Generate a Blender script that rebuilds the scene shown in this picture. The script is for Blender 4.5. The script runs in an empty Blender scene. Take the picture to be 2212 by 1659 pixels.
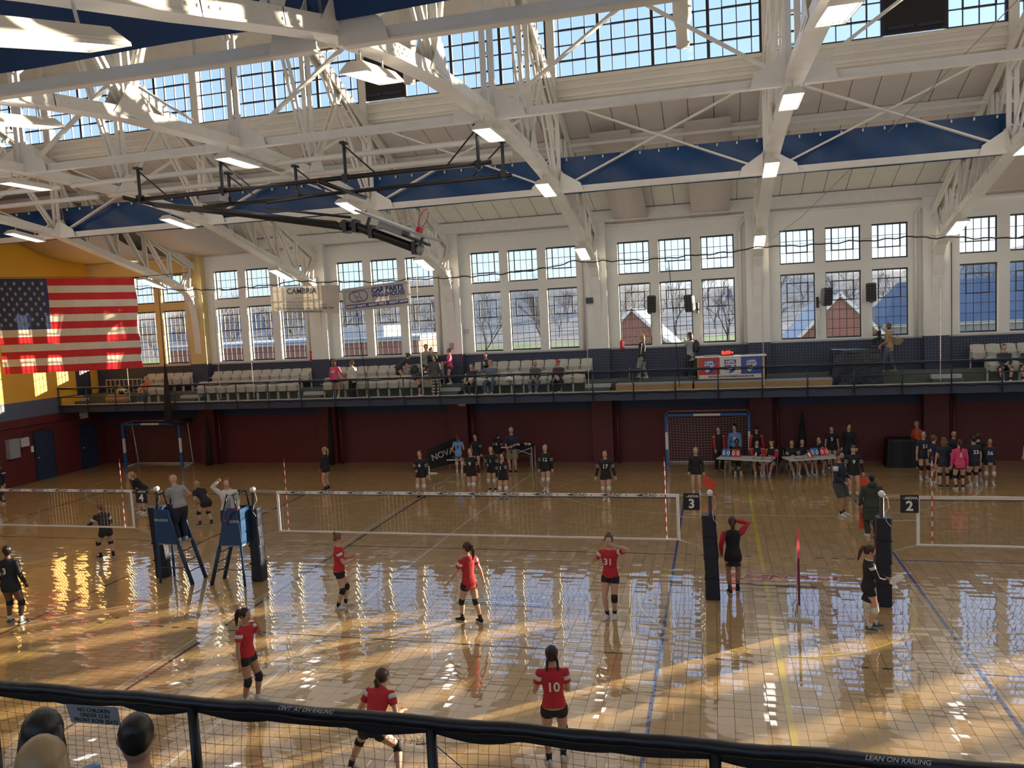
import bpy, bmesh, math, random
import numpy as np
from mathutils import Vector, Matrix

random.seed(7)
PI = math.pi
S = bpy.context.scene
C = S.collection

# ------------------------------------------------------------------ camera, sky, sun, exposure
CAM = (5.6311, -16.786, 6.1327)
RX, RY, RZ = (0.9674729, 0.24804927, -0.04967641), (0.02717543, 0.09332697, 0.99526457), (-0.2515108, 0.96424148, -0.08355046)
cd = bpy.data.cameras.new('camera')
cam = bpy.data.objects.new('camera', cd)
C.objects.link(cam)
cam.matrix_world = Matrix(((RX[0], RY[0], -RZ[0], CAM[0]), (RX[1], RY[1], -RZ[1], CAM[1]), (RX[2], RY[2], -RZ[2], CAM[2]), (0, 0, 0, 1)))
cd.sensor_width = 36.0
cd.lens = 1704.93 / 2212 * 36.0
cd.clip_start, cd.clip_end = 0.1, 2000
S.camera = cam

SUN_EL, SUN_AZ = math.radians(9.8), math.atan2(0.79, 0.615)   # azimuth clockwise from +Y
w = bpy.data.worlds.new('sky'); S.world = w; w.use_nodes = True
nt = w.node_tree; nt.nodes.clear()
out = nt.nodes.new('ShaderNodeOutputWorld'); bg = nt.nodes.new('ShaderNodeBackground')
sky = nt.nodes.new('ShaderNodeTexSky'); sky.sky_type = 'NISHITA'; sky.sun_disc = False
sky.sun_elevation = SUN_EL * 1.6; sky.sun_rotation = SUN_AZ; sky.air_density = 1.0; sky.dust_density = 0.6; sky.ozone_density = 1.5
mixb = nt.nodes.new('ShaderNodeMixRGB'); mixb.inputs[0].default_value = 0.75; mixb.inputs[2].default_value = (1.05, 1.5, 2.5, 1)
nt.links.new(sky.outputs[0], mixb.inputs[1]); nt.links.new(mixb.outputs[0], bg.inputs[0])
bg.inputs[1].default_value = 0.28
nt.links.new(bg.outputs[0], out.inputs[0])

sd = bpy.data.lights.new('sun', 'SUN'); sun = bpy.data.objects.new('sun', sd); C.objects.link(sun)
sdir = Vector((math.sin(SUN_AZ) * math.cos(SUN_EL), math.cos(SUN_AZ) * math.cos(SUN_EL), math.sin(SUN_EL)))
sun.rotation_euler = sdir.to_track_quat('Z', 'Y').to_euler()
sun.location = (60, 40, 30)
sd.energy = 15.0; sd.angle = math.radians(0.5); sd.color = (1.0, 0.83, 0.60)
LAMP_W = 43.0
S.view_settings.view_transform = 'Standard'; S.view_settings.look = 'None'
S.view_settings.gamma = 1.0; S.view_settings.use_curve_mapping = False
S.view_settings.exposure = 0.75

# ------------------------------------------------------------------ materials
MATS = {}
def mat(name, col, rough=0.5, metal=0.0, var=0.12, vscale=6.0, bump=0.0, bscale=40.0, spec=0.5, coat=0.0, emit=None, es=1.0, trans=0.0):
    """procedural material: base colour broken up by noise, optional fine bump"""
    m = bpy.data.materials.new(name); m.use_nodes = True
    n = m.node_tree; b = n.nodes['Principled BSDF']
    b.inputs['Roughness'].default_value = rough; b.inputs['Metallic'].default_value = metal
    b.inputs['Specular IOR Level'].default_value = spec
    b.inputs['Coat Weight'].default_value = coat; b.inputs['Coat Roughness'].default_value = 0.08
    tc = n.nodes.new('ShaderNodeTexCoord'); ns = n.nodes.new('ShaderNodeTexNoise')
    ns.inputs['Scale'].default_value = vscale; ns.inputs['Detail'].default_value = 4
    n.links.new(tc.outputs['Object'], ns.inputs['Vector'])
    mx = n.nodes.new('ShaderNodeMixRGB'); mx.blend_type = 'MIX'
    a = tuple(max(0, c * (1 - var)) for c in col); d = tuple(min(1, c * (1 + var)) for c in col)
    mx.inputs[1].default_value = (*a, 1); mx.inputs[2].default_value = (*d, 1)
    n.links.new(ns.outputs['Fac'], mx.inputs[0]); n.links.new(mx.outputs[0], b.inputs['Base Color'])
    if bump:
        n2 = n.nodes.new('ShaderNodeTexNoise'); n2.inputs['Scale'].default_value = bscale
        n.links.new(tc.outputs['Object'], n2.inputs['Vector'])
        bp = n.nodes.new('ShaderNodeBump'); bp.inputs['Strength'].default_value = bump; bp.inputs['Distance'].default_value = 0.02
        n.links.new(n2.outputs['Fac'], bp.inputs['Height']); n.links.new(bp.outputs['Normal'], b.inputs['Normal'])
    if emit:
        b.inputs['Emission Color'].default_value = (*emit, 1); b.inputs['Emission Strength'].default_value = es
    if trans:
        tr = n.nodes.new('ShaderNodeBsdfTranslucent'); ms = n.nodes.new('ShaderNodeMixShader')
        ms.inputs[0].default_value = trans
        n.links.new(mx.outputs[0], tr.inputs[0]); n.links.new(b.outputs[0], ms.inputs[1]); n.links.new(tr.outputs[0], ms.inputs[2])
        n.links.new(ms.outputs[0], n.nodes['Material Output'].inputs[0])
    MATS[name] = m
    return m
def brickmat(name, col, sc=1.0):
    m = mat(name, col, 0.55, var=0.08, vscale=0.8)
    n = m.node_tree; b = n.nodes['Principled BSDF']
    tc = n.nodes['Texture Coordinate']
    mp = n.nodes.new('ShaderNodeMapping'); mp.inputs['Rotation'].default_value = (PI / 2, 0, 0)
    br = n.nodes.new('ShaderNodeTexBrick'); br.inputs['Scale'].default_value = 4.6 * sc; br.inputs['Mortar Size'].default_value = 0.03
    n.links.new(tc.outputs['Object'], mp.inputs[0]); n.links.new(mp.outputs[0], br.inputs['Vector'])
    bp = n.nodes.new('ShaderNodeBump'); bp.inputs['Strength'].default_value = 0.15; bp.inputs['Distance'].default_value = 0.004; bp.invert = True
    n.links.new(br.outputs['Fac'], bp.inputs['Height']); n.links.new(bp.outputs['Normal'], b.inputs['Normal'])
    return m

W_ST = mat('painted_steel', (0.72, 0.69, 0.63), 0.38, var=0.10, vscale=3, bump=0.1, bscale=25)
W_WALL = brickmat('white_painted_brick', (0.74, 0.73, 0.69))
BOUNCE_WALL = brickmat('white_brick_yellow_bounce', (0.66, 0.50, 0.22))  # bounce from the sunlit yellow end wall, put into the left bay's brick colour
Y_WALL = brickmat('yellow_painted_brick', (0.80, 0.42, 0.03))
B_WALL = brickmat('blue_painted_brick', (0.022, 0.034, 0.075))
LB_WALL = brickmat('slate_blue_painted_brick', (0.10, 0.12, 0.17))
R_WALL = brickmat('dark_red_painted_brick', (0.115, 0.018, 0.018))
DECK = mat('roof_deck_panels', (0.64, 0.59, 0.55), 0.75, var=0.06, vscale=1.5)
DECKL = mat('roof_beam_paint', (0.70, 0.68, 0.63), 0.6)
DARKST = mat('dark_window_steel', (0.02, 0.022, 0.03), 0.45)
NAVY = mat('navy_paint', (0.022, 0.032, 0.065), 0.35, var=0.15)
BLACK = mat('black', (0.008, 0.008, 0.010), 0.5)
BLKST = mat('black_enamel_steel', (0.010, 0.010, 0.012), 0.35)
BLUEF = mat('blue_vinyl_fabric', (0.004, 0.045, 0.15), 0.34, var=0.45, vscale=0.9, bump=1.0, bscale=1.6)
WHITE = mat('white', (0.80, 0.79, 0.76), 0.5, var=0.04)
OFFW = mat('off_white_vinyl', (0.68, 0.64, 0.56), 0.5, var=0.05)
RED = mat('red', (0.55, 0.02, 0.025), 0.55)
SEATM = mat('cream_seat_plastic', (0.52, 0.50, 0.43), 0.45)
CONC = mat('grey_green_painted_concrete', (0.10, 0.115, 0.09), 0.7, var=0.25)
PLY = mat('plywood', (0.42, 0.24, 0.09), 0.6, var=0.2, vscale=12)
GREY = mat('grey', (0.30, 0.30, 0.31), 0.5)
LGREY = mat('light_grey', (0.50, 0.50, 0.49), 0.5)
LADB = mat('blue_steel_stand', (0.012, 0.060, 0.16), 0.35)
PADN = mat('navy_vinyl_pad', (0.012, 0.017, 0.032), 0.38, var=0.2, vscale=9, bump=0.4, bscale=8)
BLUEP = mat('bright_blue_paint', (0.03, 0.14, 0.42), 0.4)
NETW = mat('net_cord_white', (0.50, 0.48, 0.44), 0.8)
NETB = mat('net_cord_black', (0.012, 0.011, 0.010), 0.8)
NETT = mat('net_cord_tan', (0.20, 0.14, 0.09), 0.8)
LAMP = mat('lamp_diffuser', (0.9, 0.9, 0.9), 0.4, emit=(1.0, 0.98, 0.95), es=2.2)
LEDR = mat('red_led', (0.5, 0.0, 0.0), 0.4, emit=(1.0, 0.03, 0.02), es=2.2)
GLASSM = bpy.data.materials.new('window_glass'); GLASSM.use_nodes = True
_n = GLASSM.node_tree; _n.nodes.clear()
_o = _n.nodes.new('ShaderNodeOutputMaterial'); _t = _n.nodes.new('ShaderNodeBsdfTransparent'); _g = _n.nodes.new('ShaderNodeBsdfGlossy')
_x = _n.nodes.new('ShaderNodeMixShader'); _f = _n.nodes.new('ShaderNodeFresnel'); _f.inputs[0].default_value = 1.45
_t.inputs[0].default_value = (0.93, 0.96, 0.97, 1); _g.inputs['Roughness'].default_value = 0.03
_n.links.new(_f.outputs[0], _x.inputs[0]); _n.links.new(_t.outputs[0], _x.inputs[1]); _n.links.new(_g.outputs[0], _x.inputs[2]); _n.links.new(_x.outputs[0], _o.inputs[0])

TILE = 0.25
def floor_material(name, col, var=0.10):
    """glossy sports tile: every 25 cm tile is slightly dished and tilted, so each mirrors the windows its own way"""
    m = bpy.data.materials.new(name); m.use_nodes = True
    n = m.node_tree; b = n.nodes['Principled BSDF']; L = n.links.new
    def N(t, **k):
        x = n.nodes.new(t)
        for a, v in k.items(): setattr(x, a, v)
        return x
    geo = N('ShaderNodeNewGeometry')
    sc = N('ShaderNodeVectorMath', operation='SCALE'); sc.inputs['Scale'].default_value = 1 / TILE
    L(geo.outputs['Position'], sc.inputs[0])
    fl = N('ShaderNodeVectorMath', operation='FLOOR'); fr = N('ShaderNodeVectorMath', operation='FRACTION')
    L(sc.outputs[0], fl.inputs[0]); L(sc.outputs[0], fr.inputs[0])
    wn = N('ShaderNodeTexWhiteNoise', noise_dimensions='2D'); L(fl.outputs[0], wn.inputs['Vector'])
    ctr = N('ShaderNodeVectorMath', operation='SUBTRACT'); ctr.inputs[1].default_value = (0.5, 0.5, 0.5); L(fr.outputs[0], ctr.inputs[0])
    dish = N('ShaderNodeVectorMath', operation='MULTIPLY'); dish.inputs[1].default_value = (0.006, 0.024, 0.0); L(ctr.outputs[0], dish.inputs[0])
    rc = N('ShaderNodeVectorMath', operation='SUBTRACT'); rc.inputs[1].default_value = (0.5, 0.5, 0.5); L(wn.outputs['Color'], rc.inputs[0])
    tilt = N('ShaderNodeVectorMath', operation='MULTIPLY'); tilt.inputs[1].default_value = (0.005, 0.036, 0.0); L(rc.outputs[0], tilt.inputs[0])
    rp = N('ShaderNodeTexNoise'); rp.inputs['Scale'].default_value = 5.0; rp.inputs['Detail'].default_value = 2; L(geo.outputs['Position'], rp.inputs['Vector'])
    r2 = N('ShaderNodeVectorMath', operation='SUBTRACT'); r2.inputs[1].default_value = (0.5, 0.5, 0.5); L(rp.outputs['Color'], r2.inputs[0])
    r3 = N('ShaderNodeVectorMath', operation='MULTIPLY'); r3.inputs[1].default_value = (0.002, 0.005, 0.0); L(r2.outputs[0], r3.inputs[0])
    s1 = N('ShaderNodeVectorMath', operation='ADD'); L(dish.outputs[0], s1.inputs[0]); L(tilt.outputs[0], s1.inputs[1])
    s2 = N('ShaderNodeVectorMath', operation='ADD'); L(s1.outputs[0], s2.inputs[0]); L(r3.outputs[0], s2.inputs[1])
    s3 = N('ShaderNodeVectorMath', operation='ADD'); s3.inputs[1].default_value = (0, 0, 1); L(s2.outputs[0], s3.inputs[0])
    nm = N('ShaderNodeVectorMath', operation='NORMALIZE'); L(s3.outputs[0], nm.inputs[0])
    L(nm.outputs[0], b.inputs['Normal']); L(nm.outputs[0], b.inputs['Coat Normal'])
    mx = N('ShaderNodeMixRGB'); mx.inputs[1].default_value = (*[c * (1 - var) for c in col], 1); mx.inputs[2].default_value = (*[min(1, c * (1 + var)) for c in col], 1)
    L(wn.outputs['Value'], mx.inputs[0])
    wv = N('ShaderNodeTexNoise'); wv.inputs['Scale'].default_value = 2.5; wv.inputs['Detail'].default_value = 6
    mp = N('ShaderNodeMapping'); mp.inputs['Scale'].default_value = (6, 0.8, 1); L(geo.outputs['Position'], mp.inputs[0]); L(mp.outputs[0], wv.inputs['Vector'])
    mr = N('ShaderNodeMapRange'); mr.inputs['To Min'].default_value = 0.86; mr.inputs['To Max'].default_value = 1.1; L(wv.outputs['Fac'], mr.inputs[0])
    m2 = N('ShaderNodeVectorMath', operation='SCALE'); L(mx.outputs[0], m2.inputs[0]); L(mr.outputs[0], m2.inputs['Scale'])
    L(m2.outputs[0], b.inputs['Base Color'])
    b.inputs['Roughness'].default_value = 0.42; b.inputs['Specular IOR Level'].default_value = 0.4
    b.inputs['Coat Weight'].default_value = 1.0; b.inputs['Coat IOR'].default_value = 2.9; b.inputs['Coat Roughness'].default_value = 0.03
    MATS[name] = m
    return m
FLOORM = floor_material('sports_tile_maple', (0.50, 0.33, 0.14))
LN_W = floor_material('floor_paint_white', (0.62, 0.60, 0.55), 0.03)
LN_B = floor_material('floor_paint_blue', (0.02, 0.06, 0.28), 0.03)
LN_N = floor_material('floor_paint_navy', (0.012, 0.016, 0.05), 0.03)
LN_Y = floor_material('floor_paint_yellow', (0.62, 0.47, 0.04), 0.03)
LN_R = floor_material('floor_paint_red', (0.55, 0.03, 0.05), 0.03)

# ------------------------------------------------------------------ mesh builder
class MB:
    def __init__(s): s.v = []; s.f = []; s.m = []; s.mi = 0
    def add(s, vs, fs):
        o = len(s.v); s.v += [tuple(v) for v in vs]; s.f += [tuple(i + o for i in f) for f in fs]; s.m += [s.mi] * len(fs); return s
    def box(s, x0, x1, y0, y1, z0, z1):
        return s.add([(x, y, z) for x in (x0, x1) for y in (y0, y1) for z in (z0, z1)],
                     [(0, 1, 3, 2), (4, 6, 7, 5), (0, 4, 5, 1), (2, 3, 7, 6), (0, 2, 6, 4), (1, 5, 7, 3)])
    def cbox(s, c, d, M=None):
        vs = [Vector((x * d[0] / 2, y * d[1] / 2, z * d[2] / 2)) for x in (-1, 1) for y in (-1, 1) for z in (-1, 1)]
        if M: vs = [M @ v for v in vs]
        return s.add([v + Vector(c) for v in vs], [(0, 1, 3, 2), (4, 6, 7, 5), (0, 4, 5, 1), (2, 3, 7, 6), (0, 2, 6, 4), (1, 5, 7, 3)])
    def bar(s, a, b, w, h, up=(0, 0, 1), off=0.0):
        a = Vector(a); b = Vector(b); d = (b - a).normalized(); u = Vector(up)
        if abs(d.dot(u)) > 0.98: u = Vector((1, 0, 0)) if abs(d.x) < .9 else Vector((0, 1, 0))
        x = d.cross(u).normalized(); u = x.cross(d).normalized()
        a = a + x * off; b = b + x * off
        vs = [p + x * (i * w / 2) + u * (j * h / 2) for p in (a, b) for i in (-1, 1) for j in (-1, 1)]
        return s.add(vs, [(0, 1, 3, 2), (4, 6, 7, 5), (0, 4, 5, 1), (2, 3, 7, 6), (0, 2, 6, 4), (1, 5, 7, 3)])
    def tube(s, pts, r, n=8, cap=True):
        return s.loft(pts, [(r, r)] * len(pts) if not isinstance(r, (list, tuple)) else [(q, q) for q in r], n=n, cap=cap)
    def loft(s, pts, rad, n=10, side=None, cap=True):
        """closed tube of elliptical rings; side = axis of the first radius"""
        P = [Vector(p) for p in pts]; o = len(s.v); k = len(P); X = None
        for i in range(k):
            t = (P[min(i + 1, k - 1)] - P[max(i - 1, 0)])
            if t.length < 1e-9: t = Vector((0, 0, 1))
            t.normalize()
            if side is not None: X = Vector(side)
            elif X is None:
                X = Vector((1, 0, 0)) if abs(t.x) < 0.8 else Vector((0, 1, 0))
            X = (X - t * X.dot(t)).normalized(); Y = t.cross(X)
            for j in range(n):
                a = 2 * PI * j / n
                s.v.append(tuple(P[i] + X * (rad[i][0] * math.cos(a)) + Y * (rad[i][1] * math.sin(a))))
        for i in range(k - 1):
            for j in range(n):
                q = (j + 1) % n
                s.f.append((o + i * n + j, o + i * n + q, o + (i + 1) * n + q, o + (i + 1) * n + j)); s.m.append(s.mi)
        if cap:
            s.f.append(tuple(o + j for j in reversed(range(n)))); s.m.append(s.mi)
            s.f.append(tuple(o + (k - 1) * n + j for j in range(n))); s.m.append(s.mi)
        return s
    def mesh(s, name, mats, smooth=False):
        me = bpy.data.meshes.new(name); me.from_pydata(s.v, [], s.f)
        for m in (mats if isinstance(mats, (list, tuple)) else [mats]): me.materials.append(m)
        if len(me.materials) > 1: me.polygons.foreach_set('material_index', s.m)
        if smooth: me.polygons.foreach_set('use_smooth', [True] * len(me.polygons))
        me.update(); return me
    def build(s, name, mats, parent=None, smooth=False, kind=None):
        o = bpy.data.objects.new(name, s.mesh(name, mats, smooth)); C.objects.link(o)
        if parent: o.parent = parent
        if kind: o['kind'] = kind
        return o
def link(name, me, parent=None, loc=None):
    o = bpy.data.objects.new(name, me); C.objects.link(o)
    if parent: o.parent = parent
    if loc: o.location = loc
    return o
def tag(o, label, cat, group=None, kind=None):
    o['label'] = label; o['category'] = cat
    if group: o['group'] = group
    if kind: o['kind'] = kind
    return o
def thing(name, label, cat, loc=(0, 0, 0), rz=0.0, group=None):
    o = bpy.data.objects.new(name, None); C.objects.link(o); o.empty_display_size = 0.1
    o.location = loc; o.rotation_euler = (0, 0, rz)
    return tag(o, label, cat, group)
def struct(o, label=None, cat=None):
    o['kind'] = 'structure'
    if label: o['label'] = label
    if cat: o['category'] = cat
    return o
def dup(root, loc=None, rz=None, label=None, group=None):
    r = root.copy(); C.objects.link(r)
    if loc is not None: r.location = loc
    if rz is not None: r.rotation_euler = (0, 0, rz)
    if label: r['label'] = label
    if group: r['group'] = group
    for ch in list(KIDS(root)):
        c = ch.copy(); C.objects.link(c); c.parent = r
        for g in KIDS(ch):
            d = g.copy(); C.objects.link(d); d.parent = c
    return r
_kids_cache = {}
def KIDS(o):
    k = _kids_cache.get(o.name)
    if k is None: k = list(o.children); _kids_cache[o.name] = k
    return k
_txt = {}
def text_mesh(s, size, m, bold=0.0, shear=0.0, align='CENTER', depth=0.0, spacing=1.0):
    key = (s, size, m.name, bold, shear, align, depth, spacing)
    if key in _txt: return _txt[key]
    cu = bpy.data.curves.new('lettering', 'FONT'); cu.body = s; cu.size = size; cu.align_x = align; cu.align_y = 'CENTER'
    cu.offset = bold; cu.shear = shear; cu.extrude = depth; cu.resolution_u = 3; cu.space_character = spacing
    o = bpy.data.objects.new('lettering', cu)
    me = bpy.data.meshes.new_from_object(o); me.materials.clear(); me.materials.append(m)
    bpy.data.objects.remove(o); bpy.data.curves.remove(cu)
    _txt[key] = me
    return me
def text(name, s, size, m, parent, M, **k):
    """flat lettering lying in the local XY plane of matrix M"""
    o = bpy.data.objects.new(name, text_mesh(s, size, m, **k)); C.objects.link(o); o.parent = parent; o.matrix_local = M
    return o
def facing(loc, rz=0.0, tilt=PI / 2):      # lettering that faces -Y when rz = 0
    return Matrix.Translation(loc) @ Matrix.Rotation(rz, 4, 'Z') @ Matrix.Rotation(tilt, 4, 'X')
# ------------------------------------------------------------------ the building
BAY = 6.184
T = [1.05 + BAY * k for k in range(-4, 9)]          # -23.69 .. 50.5
XL, XR = -23.5, 50.6
YF, YN = 15.26, -19.6                                # inner faces of far and near wall
CLER = 7.4

# floor: slab, tiles, painted lines
fl_ = MB().box(XL - 0.3, XR, YN, 15.8, -0.3, -0.02).build('floor', mat('floor_slab', (0.10, 0.07, 0.045), 0.6)); struct(fl_)
def tile_mesh():
    g = 0.003; h = TILE
    return MB().box(g, h - g, g, h - g, -0.018, 0.0).mesh('floor_tile', FLOORM)
tm = tile_mesh()
near = []
for ix in range(-6, 44):
    for iy in range(-33, -20):
        x, y = (ix + .5) * TILE, (iy + .5) * TILE
        d = (Vector((x, y, 0)) - Vector(CAM)); z = d.dot(Vector(RZ)); u = d.dot(Vector(RX)) / z * 1704.9; v = d.dot(Vector(RY)) / z * 1704.9
        if abs(u) < 1106 and -830 < v: near.append((d.length, ix, iy))
near.sort(); nearset = {(a, b) for _, a, b in near[:300]}
for a, b in sorted(nearset):
    link('floor_tile', tm, fl_, (a * TILE, b * TILE, 0))
rest = MB()
g = 0.003
for ix in range(int(XL / TILE) - 1, int(20 / TILE)):
    for iy in range(-60, 62):
        if (ix, iy) in nearset: continue
        x, y = ix * TILE, iy * TILE
        rest.add([(x + g, y + g, 0), (x + TILE - g, y + g, 0), (x + TILE - g, y + TILE - g, 0), (x + g, y + TILE - g, 0)], [(0, 1, 2, 3)])
rest.add([(20, -15, 0), (XR, -15, 0), (XR, 15.4, 0), (20, 15.4, 0)], [(0, 1, 2, 3)])
rest.build('floor_tile', FLOORM, fl_, kind='stuff')

def line(pts, wd, m, z=0.0015):
    b = MB(); P = [Vector((p[0], p[1], z)) for p in pts]; V = []
    for i, p in enumerate(P):
        t = (P[min(i + 1, len(P) - 1)] - P[max(i - 1, 0)]).normalized(); s_ = Vector((-t.y, t.x, 0)) * wd / 2
        V += [p + s_, p - s_]
    b.add(V, [(2 * i, 2 * i + 1, 2 * i + 3, 2 * i + 2) for i in range(len(P) - 1)])
    o = b.build('court_line', m, fl_); return o
def arc(cx, cy, r, a0, a1, n=48):
    return [(cx + r * math.cos(math.radians(a0 + (a1 - a0) * i / n)), cy + r * math.sin(math.radians(a0 + (a1 - a0) * i / n))) for i in range(n + 1)]
line([(-21.1, 13.0), (15.3, 13.0)], .06, LN_W)
line([(-21.1, 13.0), (-21.1, -12)], .06, LN_W, .0012)
line([(-1.5, 13), (-1.7, 9), (-1.95, 4.3), (-2.1, 0), (-2.16, -12)], .06, LN_W, .0018)
line([(-4.70, 12.97), (-4.72, -12)], .05, LN_W, .0012)
line([(-4.7, 0), (10.0, 0)], .05, LN_W, .0012)
line([(5.0, 6.98), (8.1, 6.98)], .06, LN_W)
line(arc(5.0, 13, 6.02, 180, 270), .06, LN_W); line(arc(8.1, 13, 6.02, 270, 360), .06, LN_W)
line(arc(-13.9, 13, 6.4, 180, 270), .06, LN_W, .0014); line([(-13.9, 6.6), (-10.9, 6.6)], .06, LN_W, .0014); line(arc(-10.9, 13, 6.4, 270, 360), .06, LN_W, .0014)
line([(15.3, 13.0), (16.6, 10.8)], .06, LN_W, .0014)
line([(1.4, 13), (-1.3, 8.6)], .05, LN_W, .0021)
for a, b in ((-9.2, -18.2), (4.5, -4.5), (18.65, 9.65)):
    m = LN_N if a == 4.5 else LN_B
    line([(a, 9), (a, -9)], .06, LN_B if a != -9.2 else LN_N, .0024); line([(b, 9), (b, -9)], .06, LN_N if b != 9.65 else LN_B, .0024)
    for e in (9, -9): line([(b, e), (a, e)], .05, LN_N, .0021)
    for e in (3, -3):
        line([(b, e), (a, e)], .045, LN_N if b != 9.65 else LN_B, .0021)
        for k in range(5):
            line([(a + .25 + k * .36, e), (a + .40 + k * .36, e)], .045, LN_N, .0021); line([(b - .25 - k * .36, e), (b - .40 - k * .36, e)], .045, LN_N, .0021)
line([(6.55, 9.6), (6.55, 1.75)], .10, LN_Y, .0028); line([(6.55, 1.15), (6.55, -12)], .10, LN_Y, .0028)
line(arc(6.58, -0.03, 2.7, 0, 360, 72), .06, LN_Y, .0026)
line(arc(-9.8, 0.0, 3.7, -75, 75), .06, LN_Y, .0026); line([(-7.0, -1.3), (-7.7, -5.04)], .06, LN_Y, .0026)
MB().loft([(-3.17, -5.15, -.002), (-3.17, -5.15, .0028)], [(.075, .075)] * 2, n=16).build('floor_dot', LN_Y, fl_)
# lettering printed on the floor
fw = Matrix.Translation((6.62, 1.45, .004)) @ Matrix.Scale(1.0, 4)
text('floor_lettering', 'SERPENTINI', .50, LN_W, fl_, Matrix.Translation((6.62, 1.45, .0032)) @ Matrix.Diagonal((1.12, .95, 1, 1)), bold=.03, shear=.25)
text('floor_lettering', 'SERPENTINI', .46, LN_R, fl_, Matrix.Translation((6.62, 1.45, .0042)) @ Matrix.Diagonal((1.2, .9, 1, 1)), bold=.012, shear=.25)
line([(5.3, .98), (6.2, .98), (6.4, .9), (7.6, .9)], .06, LN_N, .003)
dec = MB().add([(-.05, -.95, .003), (1.88, -.95, .003), (1.88, -.28, .003), (-.05, -.28, .003)], [(0, 1, 2, 3)]).build('floor_decal', LN_W, fl_)
MB().add([(-.05, -.95, .004), (1.88, -.95, .004), (1.88, -.81, .004), (-.05, -.81, .004)], [(0, 1, 2, 3)]).build('blue_band', LN_B, dec)
for s_, y_, z_, h_, m_ in (('CAR PARTS', 1.27, -.41, .20, LN_N), ('WAREHOUSE', 1.27, -.56, .20, LN_N), ('26 LOCATIONS TO SERVE YOU', 1.27, -.69, .085, LN_R), ('RIGHT PARTS - RIGHT PRICE - RIGHT NOW', .92, -.88, .105, LN_W)):
    text('lettering', s_, h_, m_, dec, Matrix.Translation((y_, z_, .0048)), bold=.004, shear=.1)
_r = MB(); 
for (a0, a1, cx) in ((90, 270, .22), (-90, 90, .52)):
    P_ = arc(cx, -.54, .18, a0, a1, 14); _r.tube([(p[0], p[1], .0045) for p in P_], .006, n=4)
_r.tube([(.22, -.36, .0045), (.52, -.36, .0045)], .006, n=4); _r.tube([(.22, -.72, .0045), (.52, -.72, .0045)], .006, n=4)
_r.tube([(.24, -.42, .0045), (.40, -.68, .0045), (.48, -.5, .0045), (.54, -.68, .0045)], .008, n=4); _r.tube([(p[0], p[1], .0045) for p in arc(.38, -.48, .07, -60, 100, 8)], .008, n=4)
_r.build('emblem', LN_N, dec)

# far wall: piers and spandrels around three lower and three upper windows in every bay
W_OFF = (-0.0, 1.62, 3.24); WW = 1.26
LZ0, LZ1, UZ0, UZ1 = 4.76, 7.27, 7.63, 8.94
GY = 15.46
def wall_bay(x0, x1, wx0, m, name):
    b = MB(); y0, y1 = YF, YF + .34
    xs = [x0] + [c for o in W_OFF for c in (wx0 + o, wx0 + o + WW)] + [x1]
    for i in range(0, len(xs), 2):
        if xs[i + 1] > xs[i]: b.box(xs[i], xs[i + 1], y0, y1, 4.72, 9.98)
    for o in W_OFF:
        a, c = wx0 + o, wx0 + o + WW
        if a < x0: continue
        b.box(a, c, y0, y1, LZ1, UZ0); b.box(a, c, y0, y1, UZ1, 9.98); b.box(a, c, y0, y1, 4.72, LZ0)
    return b.build(name, m, wall_far)
wall_far = MB().box(XL - .3, XR, YF + .16, YF + .5, -.02, 2.21).build('wall_far', R_WALL); struct(wall_far)
MB().box(XL - .3, XR, YF + .15, YF + .5, 2.21, 3.2).build('wall_band', B_WALL, wall_far)
MB().box(XL - .3, XR, YF, YF + .5, 3.2, 4.72).build('wall_dado', B_WALL, wall_far)
wall_bay(XL - .3, T[1], T[0] + .88, BOUNCE_WALL, 'wall_panel')
for k in range(1, 12): wall_bay(T[k], T[k + 1], T[k] + .845, W_WALL, 'wall_panel')
MB().box(XL, XR, YF - .05, YF + .01, 4.66, 4.73).build('sill_strip', LGREY, wall_far)

# windows of the far wall
def win_frame(w, h, nc, nr, vent):
    b = MB(); t = .045; d = .05
    for z in (0, h - t * 1.4): b.box(0, w, 0, d, z, z + t * 1.4)
    for x in (0, w - t): b.box(x, x + t, -.001, d + .001, 0, h)
    for i in range(1, nc): b.box(w * i / nc - .010, w * i / nc + .010, .008, d - .01, t, h - t)
    for j in range(1, nr): b.box(t, w - t, .009, d - .011, h * j / nr - .010, h * j / nr + .010)
    c0, c1, r0, r1 = vent
    x0, x1, z0, z1 = w * c0 / nc, w * c1 / nc, h * r0 / nr, h * r1 / nr
    for (a, c, e, f_) in ((x0 - .022, x1 + .022, z0 - .022, z0 + .022), (x0 - .022, x1 + .022, z1 - .022, z1 + .022), (x0 - .022, x0 + .022, z0, z1), (x1 - .022, x1 + .022, z0, z1)):
        b.box(a, c, -.012, d, e, f_)
    return b
lowf = win_frame(WW, LZ1 - LZ0, 5, 7, (1, 4, 4, 6)).mesh('window_frame', DARKST)
uppf = win_frame(WW, UZ1 - UZ0, 5, 3, (1, 4, 1, 3)).mesh('window_frame', DARKST)
def pane_mesh(w, h): return MB().add([(.01, .02, .01), (w - .01, .02, .01), (w - .01, .02, h - .01), (.01, .02, h - .01)], [(0, 1, 2, 3)]).mesh('pane', GLASSM)
lowp = pane_mesh(WW / 5, (LZ1 - LZ0) / 7); uppp = pane_mesh(WW / 5, (UZ1 - UZ0) / 3)
wn_ = 0
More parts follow.
